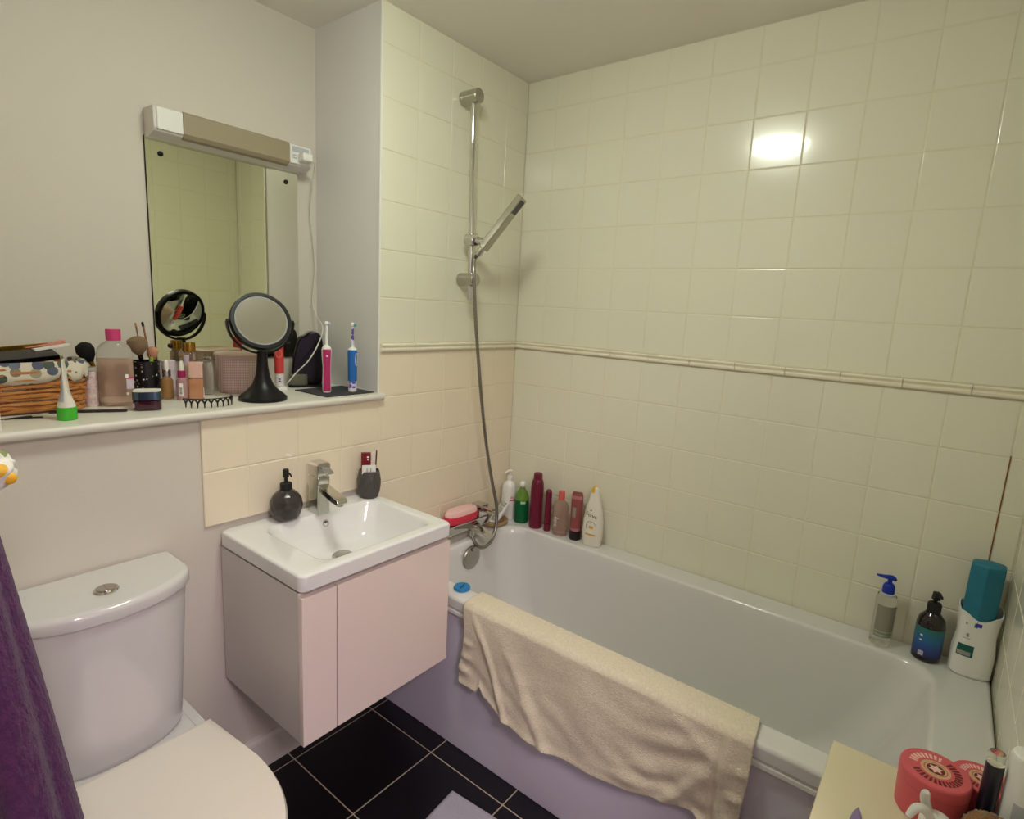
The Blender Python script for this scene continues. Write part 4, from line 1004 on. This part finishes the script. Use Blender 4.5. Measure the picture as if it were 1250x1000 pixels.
lb = obj('label', L.patch(NB(), -138, -92, .058, .09, .0006), TEALI, t)
bm = NB(); L.patch(bm, -134, -96, .061, .072, .001, 8, 2); obj('print', bm, INKG, lb)
for a0, a1, z0, z1 in ((-118, -110, .112, .122), (-128, -104, .107, .1085), (-126, -120, .146, .152)): obj('crest_print', L.patch(NB(), a0, a1, z0, z1, .0007, 6, 3), INKG, t)
obj('corner_print', L.patch(NB(), -98, -88, .146, .156, .0007, 4, 3), BLUEV, t)
o = obj('candle', NB(), TEALC)
bm = NB()
rr = [[(r * math.cos(2 * PI * i / 6 + .3), r * math.sin(2 * PI * i / 6 + .3) * .78, z) for i in range(6)] for r, z in ((.038, -.028), (.041, -.024), (.041, .142), (.0385, .148), (.012, .152))]
loops(bm, rr); bmesh.ops.bevel(bm, geom=bm.edges[:], offset=.0022, segments=2, affect='EDGES'); bmesh.ops.recalc_face_normals(bm, faces=bm.faces[:])
for f_ in bm.faces: f_.smooth = True
bm.to_mesh(o.data); bm.free(); o.location = (-.066, -1.6415, BZ + .166); o.rotation_euler = (R(1.5), R(0), R(-84 + 6))
tag(o, 'teal six-sided wax block standing in the cut-off bottle', 'candle')

# ------------------------------------------------------------------ cloth
def interp(tab, u):
    for a, b in zip(tab[:-1], tab[1:]):
        if u <= b[0]:
            t = (u - a[0]) / (b[0] - a[0]); t = t * t * (3 - 2 * t) * .5 + t * .5; return a[1] + (b[1] - a[1]) * t
    return tab[-1][1]
# bath towel over the rim: v runs from inside the tub over the rim and down the panel
t = thing('bath_towel', 'cream terry towel draped over the front bath rim', 'towel', (-.72, -.84, ZR))
DROP = [(-1.29, .36), (-1.255, .355), (-1.22, .335), (-1.2, .262), (-1.16, .236), (-1.1, .248), (-.987, .278), (-.86, .294), (-.73, .303), (-.6, .288), (-.53, .262), (-.507, .238), (-.495, .262), (-.43, .262), (-.42, .255)]
def bump_(x, c, w): return math.exp(-((x - c) / w) ** 2)
TRG = random.Random(21)
def towel_pt(u, v):
    # u 0..1 along the bath (-.425 -> -1.262), v 0..1 along the drape
    y = -.425 - .835 * u
    drop = interp(DROP, y)
    ins = .028 + .012 * math.sin(u * 7)               # overlap inside the tub edge
    top = .066; tot = ins + top + drop
    s = v * tot
    wr = 0
    if s < ins: x, z = -.655 + .004, .004 - (ins - s) * .9; nx, nz = .6, .5; x -= .0; x += (ins - s) * .25
    elif s < ins + top: k = (s - ins) / top; x, z = -.651 - k * .076, .005 + .002 * math.sin(PI * k); nx, nz = 0, 1
    else:
        d = s - ins - top; k = d / drop
        r = min(d, .012); x = -.727 - .006 * math.sin(min(1, d / .012) * PI / 2); z = .003 - d; nx, nz = -1, 0
        amp = min(1, d / .09)
        e = 0
        e += .010 * bump_(y + .16 * k - .02, -.475, .014) * amp          # fold line beside the left hem
        e += .012 * bump_(y + .22 * k, -.52 - .02, .022) * amp * k
        e += .008 * bump_(y + .10 * k, -.60, .03) * amp * k
        e += .010 * bump_(y - .12 * k * k, -1.215, .02) * amp
        e += .011 * bump_(d, .10 + .12 * (y + 1.24) / -.2, .02) * bump_(y, -1.12, .09) * amp
        e += .010 * bump_(d, .17 + .25 * (y + 1.15), .022) * bump_(y, -1.08, .1) * amp
        e += .010 * bump_(d, .225 + .2 * (y + 1.1), .02) * bump_(y, -1.02, .1) * amp
        e += .008 * bump_(d, .08, .015) * bump_(y, -1.245, .02) - .006 * bump_(y, -1.204, .007) * amp + .008 * bump_(d, .15, .015) * bump_(y, -1.245, .02) + .008 * bump_(d, .22, .015) * bump_(y, -1.245, .02)
        e += .006 * bump_(d, .12, .012) * bump_(y, -.445, .02) + .007 * bump_(d, .17, .012) * bump_(y, -.445, .02) + .007 * bump_(d, .215, .012) * bump_(y, -.445, .02)
        e += .0035 * math.sin(y * 21 + k * 3) * amp + .003 * math.sin(y * 9 - k * 5) * amp
        e += .005 * bump_(k, 1, .05)
        e += .0032 * math.sin(d * 95 + 3 * math.sin(y * 14)) * amp * (bump_(y, -1.12, .1) + .12) + .0012 * math.sin(y * 47 + d * 40 + 2 * math.sin(d * 30)) * amp
        x -= e + .004 * amp + .012 * k * (1 - abs(2 * u - 1))
    # side edges wander
    y += .012 * math.sin(v * 9) * (1 - u) ** 8 * v - .01 * math.sin(v * 6) * u ** 8 - .02 * v * (u ** 10)
    rn = TRG.uniform(-.0004, .0004)
    return Vector((x + nx * (.004 + rn), y, ZR + z + nz * (.003 + rn)))
bm = NB(); NU, NV = 300, 170; G = []
for j in range(NV + 1):
    G.append([bm.verts.new(towel_pt(i / NU, j / NV) - Vector((-.72, -.84, ZR))) for i in range(NU + 1)])
for j in range(NV):
    for i in range(NU):
        f_ = bm.faces.new((G[j][i], G[j][i + 1], G[j + 1][i + 1], G[j + 1][i]))
        y_ = .425 + .835 * i / NU
        f_.material_index = 1 if (.466 < y_ < .488 or 1.196 < y_ < 1.212) else 0
o = obj('cloth', bm, [TOWELC, TOWELB], t, ang=180, recalc=True)
md = o.modifiers.new('thickness', 'SOLIDIFY'); md.thickness = .004; md.offset = 0

# purple towel hanging on the left wall
t = thing('hanging_towel', 'deep purple terry towel hanging in folds at the left', 'towel', (-1.84, -.66, 1.3))
bm = NB(); rr = []; NZ, NA = 220, 240; rg = random.Random(11)
for j in range(NZ + 1):
    v = j / NZ; z = 1.48 - 1.05 * v; k = v ** .75; ring_ = []
    wx, wy = .012 + .065 * k, .05 + .13 * k
    for i in range(NA):
        a = 2 * PI * i / NA
        x, y = se(a, wx, wy, 2.4)
        w_ = 1 + (.12 * math.sin(5 * a + 2.2 + .6 * v) + .03 * math.sin(11 * a + 2 * v)) * (.5 + .5 * k)
        n_ = 1 + rg.uniform(-.012, .012)
        ring_.append((x * w_ * n_ + .071 * k - .042, y * w_ * n_, z - 1.3))
    rr.append(ring_)
loops(bm, rr); obj('cloth', bm, PURPLE, t, ang=180)
o = obj('towel_hook', NB(), CHROME); bm = NB(); cyl(bm, (XL + .0002, -.66, 1.52), (XL + .006, -.66, 1.52), .02, 24, .002); tube(bm, [(XL + .005, -.66, 1.52), (XL + .035, -.66, 1.515), (XL + .058, -.66, 1.497), (XL + .066, -.66, 1.515)], .005, 10, 5)
bmesh.ops.recalc_face_normals(bm, faces=bm.faces[:]); bm.to_mesh(o.data); bm.free(); tag(o, 'chrome wall hook holding the purple towel', 'hook')
bm = NB(); ball(bm, (0, 0, 0), .030, .045, .026, 40, 28); rg = random.Random(3)
for v in bm.verts:
    a = math.atan2(v.co.z, v.co.y); v.co *= 1 + .08 * math.sin(5 * a + 9 * v.co.x / .03) + .05 * math.sin(9 * a)
o = obj('floral_cloth', bm, FLORAL, ang=180); o.location = (-1.7985, -.55, 1.192); tag(o, 'crumpled white cloth with yellow flowers above the purple towel', 'cloth')
fl = ball(NB(), (.0185, -.037, -.006), .0075, .004, .0075, 16, 10)
obj('flower_print', fl, YELLOW, o)
obj('hanging_loop', tube(NB(), [(-.008, -.008, .02), (-.014, -.04, .12), (-.03, -.095, .25), (-.0365, -.11, .322), (-.028, -.104, .25), (-.004, -.02, .1), (.0, 0, .022)], .0022, 8, 6), WHITEP, o)

# bath mat
t = thing('bath_mat', 'lavender grey chenille bath mat on the black tiles', 'bath mat', (-.844, -.502, .0006), 5)
bm = NB(); NX, NY = 170, 150; G = []; W_, H_ = .62, .5; rg = random.Random(8)
for j in range(NY + 1):
    row = []
    for i in range(NX + 1):
        x, y = -W_ * i / NX, -H_ * j / NY
        e = min(1, min(i, NX - i, j, NY - j) / 3)
        z = (.008 + .003 * math.sin(x * 900) * math.sin(y * 620 + math.sin(x * 300)) + rg.uniform(-.001, .001)) * e + .0008
        row.append(bm.verts.new((x, y, z)))
    G.append(row)
for j in range(NY):
    for i in range(NX): bm.faces.new((G[j][i], G[j][i + 1], G[j + 1][i + 1], G[j + 1][i]))
bd = [(0, 0, 0), (-W_, 0, 0), (-W_, -H_, 0), (0, -H_, 0)]
bm.faces.new([bm.verts.new(p) for p in bd])
obj('pile', bm, MATB, t, ang=180)

# ------------------------------------------------------------------ side table and what stands on it
TZ = .66
t = thing('side_table', 'cream painted table at the foot of the bath', 'side table', (-1.02, -1.555, 0))
q = lambda bm: xf(bm, Matrix.Translation((1.02, 1.555, 0)))
obj('tabletop', q(box(NB(), -1.25, -.7925, -1.6935, -1.419, TZ - .02, TZ, .0025)), TABLE, t)
for x in (-1.235, -.845):
    for y in (-1.68, -1.47): obj('leg', q(box(NB(), x, x + .035, y, y + .035, .0003, TZ - .0201, .003)), TABLE, t)
obj('apron', q(box(NB(), -1.225, -.82, -1.675, -1.44, TZ - .075, TZ - .0201, .002)), TABLE, t)
obj('shelf', q(box(NB(), -1.23, -.815, -1.675, -1.44, .16, .178, .002)), TABLE, t)

def tin(label, x, y, h, r, rz):
    t = thing('round_tin', label, 'tin', (x, y, TZ + .0004), rz, None)
    obj('tub', lathe(NB(), [(r * .93, 0), (r * .96, .002), (r * .99, h - .022)], 48), TINR, t)
    lid = obj('lid', lathe(NB(), [(r * .985, h - .0218), (r, h - .02), (r, h - .005), (r * .985, h - .0015), (r * .95, h), (.0004, h)], 56), TINR, t)
    def flat(bm, poly, z0=0, z1=.0006): prism(bm, poly, h + z0, h + z1, 'z')
    def disc(bm, ra, rb, z1):
        rr = []
        for i in range(48):
            a = 2 * PI * i / 48; rr.append([(ra * math.cos(a), ra * math.sin(a), h - .0005), (ra * math.cos(a), ra * math.sin(a), h + z1), (rb * math.cos(a), rb * math.sin(a), h + z1), (rb * math.cos(a), rb * math.sin(a), h - .0005)])
        vs = [[bm.verts.new(p) for p in q_] for q_ in rr]
        for i in range(48):
            for j in range(4): bm.faces.new((vs[i][j], vs[i][(j + 1) % 4], vs[(i + 1) % 48][(j + 1) % 4], vs[(i + 1) % 48][j]))
    bm = NB(); disc(bm, r * .34, r * .42, .0005); disc(bm, r * .26, r * .30, .0005); obj('ring_print', bm, TING, lid)
    bm = NB(); disc(bm, .0005, r * .255, .0004); obj('medallion', bm, TIND, lid)
    bm = NB(); st = []
    for i in range(12): a = 2 * PI * i / 12; q_ = r * (.22 if i % 2 == 0 else .12); st.append((q_ * math.cos(a), q_ * math.sin(a)))
    prism(bm, st, h + .0003, h + .0009, 'z'); obj('flower_print', bm, TINP, lid)
    for nm, a0, a1, n, m_ in (('pale_rays', 55, 160, 9, TINP), ('dark_rays', 190, 400, 19, TIND)):
        bm = NB()
        for i in range(n):
            a = R(a0 + (a1 - a0) * (i + .5) / n); c, s_ = math.cos(a), math.sin(a); w = r * .03
            p = [(r * .52, -w), (r * .74, -w * 1.4), (r * .74, w * 1.4), (r * .52, w)]
            prism(bm, [(x_ * c - y_ * s_, x_ * s_ + y_ * c) for x_, y_ in p], h - .0002, h + .0005, 'z')
        obj(nm, bm, m_, lid)
    return t
tin('larger coral pink tin with patterned lid on the cream table', -.868, -1.566, .076, .0475, -70)
tin('smaller coral pink tin half hidden behind the larger one', -.806, -1.6285, .055, .040, -75)
t = thing('cosmetic_tube', 'slim dark navy tube with clear cap on the table', 'tube', (-.8685, -1.632, TZ + .0004))
obj('tube_body', lathe(NB(), [(.0105, 0), (.0115, .002), (.0115, .125), (.0105, .127)], 28), NAVYT, t); obj('cap', lathe(NB(), [(.0105, .1275), (.0112, .129), (.0112, .142), (.0095, .146)], 28), CLEAR, t)
t = thing('lotion_bottle', 'white cylinder bottle at the right edge beside the navy tube', 'bottle', (-.868, -1.6695, TZ + .0004))
obj('bottle', lathe(NB(), [(.0225, 0), (.024, .002), (.024, .153), (.022, .159), (.016, .162)], 40), WHITEP, t)
obj('label', Loft([(0, .024, .024, 2), (.12, .024, .024, 2)]).patch(NB(), 150, 290, .03, .09, .0006, 18), GREYW, t)
bm = NB(); ball(bm, (0, 0, 0), .036, .036, .036, 48, 32); rg = random.Random(6)
for v in bm.verts: v.co *= 1 + rg.uniform(-.09, .09)
o = obj('hair_scrunchie', bm, FLUFF, ang=180); o.location = (-.926, -1.637, TZ + .0395); tag(o, 'brown fluffy scrunchie at the table corner', 'scrunchie')
t = thing('rabbit_figurine', 'white glazed rabbit figurine in front of the larger pink tin', 'figurine', (-.962, -1.572, TZ + .0004), 30)
bm = NB(); lathe(bm, [(.016, 0), (.019, .002), (.021, .026), (.017, .044)], 28); ball(bm, (0, 0, .053), .019, .022, .017, 28, 18); obj('body', bm, BUNNY, t, ang=60)
obj('ear', tube(NB(), [(.008, .006, .062), (.012, .012, .078), (.008, .016, .093), (.004, .017, .099)], [.0055, .0068, .006, .003], 14, 6), BUNNY, t)
obj('ear', tube(NB(), [(-.003, .008, .058), (-.006, .022, .078), (-.010, .037, .082), (-.014, .048, .070)], [.0055, .0068, .006, .004], 14, 6), BUNNY, t)
bm = NB(); lathe(bm, [(.009, 0), (.0095, .02), (.006, .036), (.0006, .048)], 10); o = obj('lilac_clip', bm, LILAC); o.location = (-1.0, -1.4785, TZ + .0004); tag(o, 'pointed lilac hair clip tip at the table edge', 'hair clip')
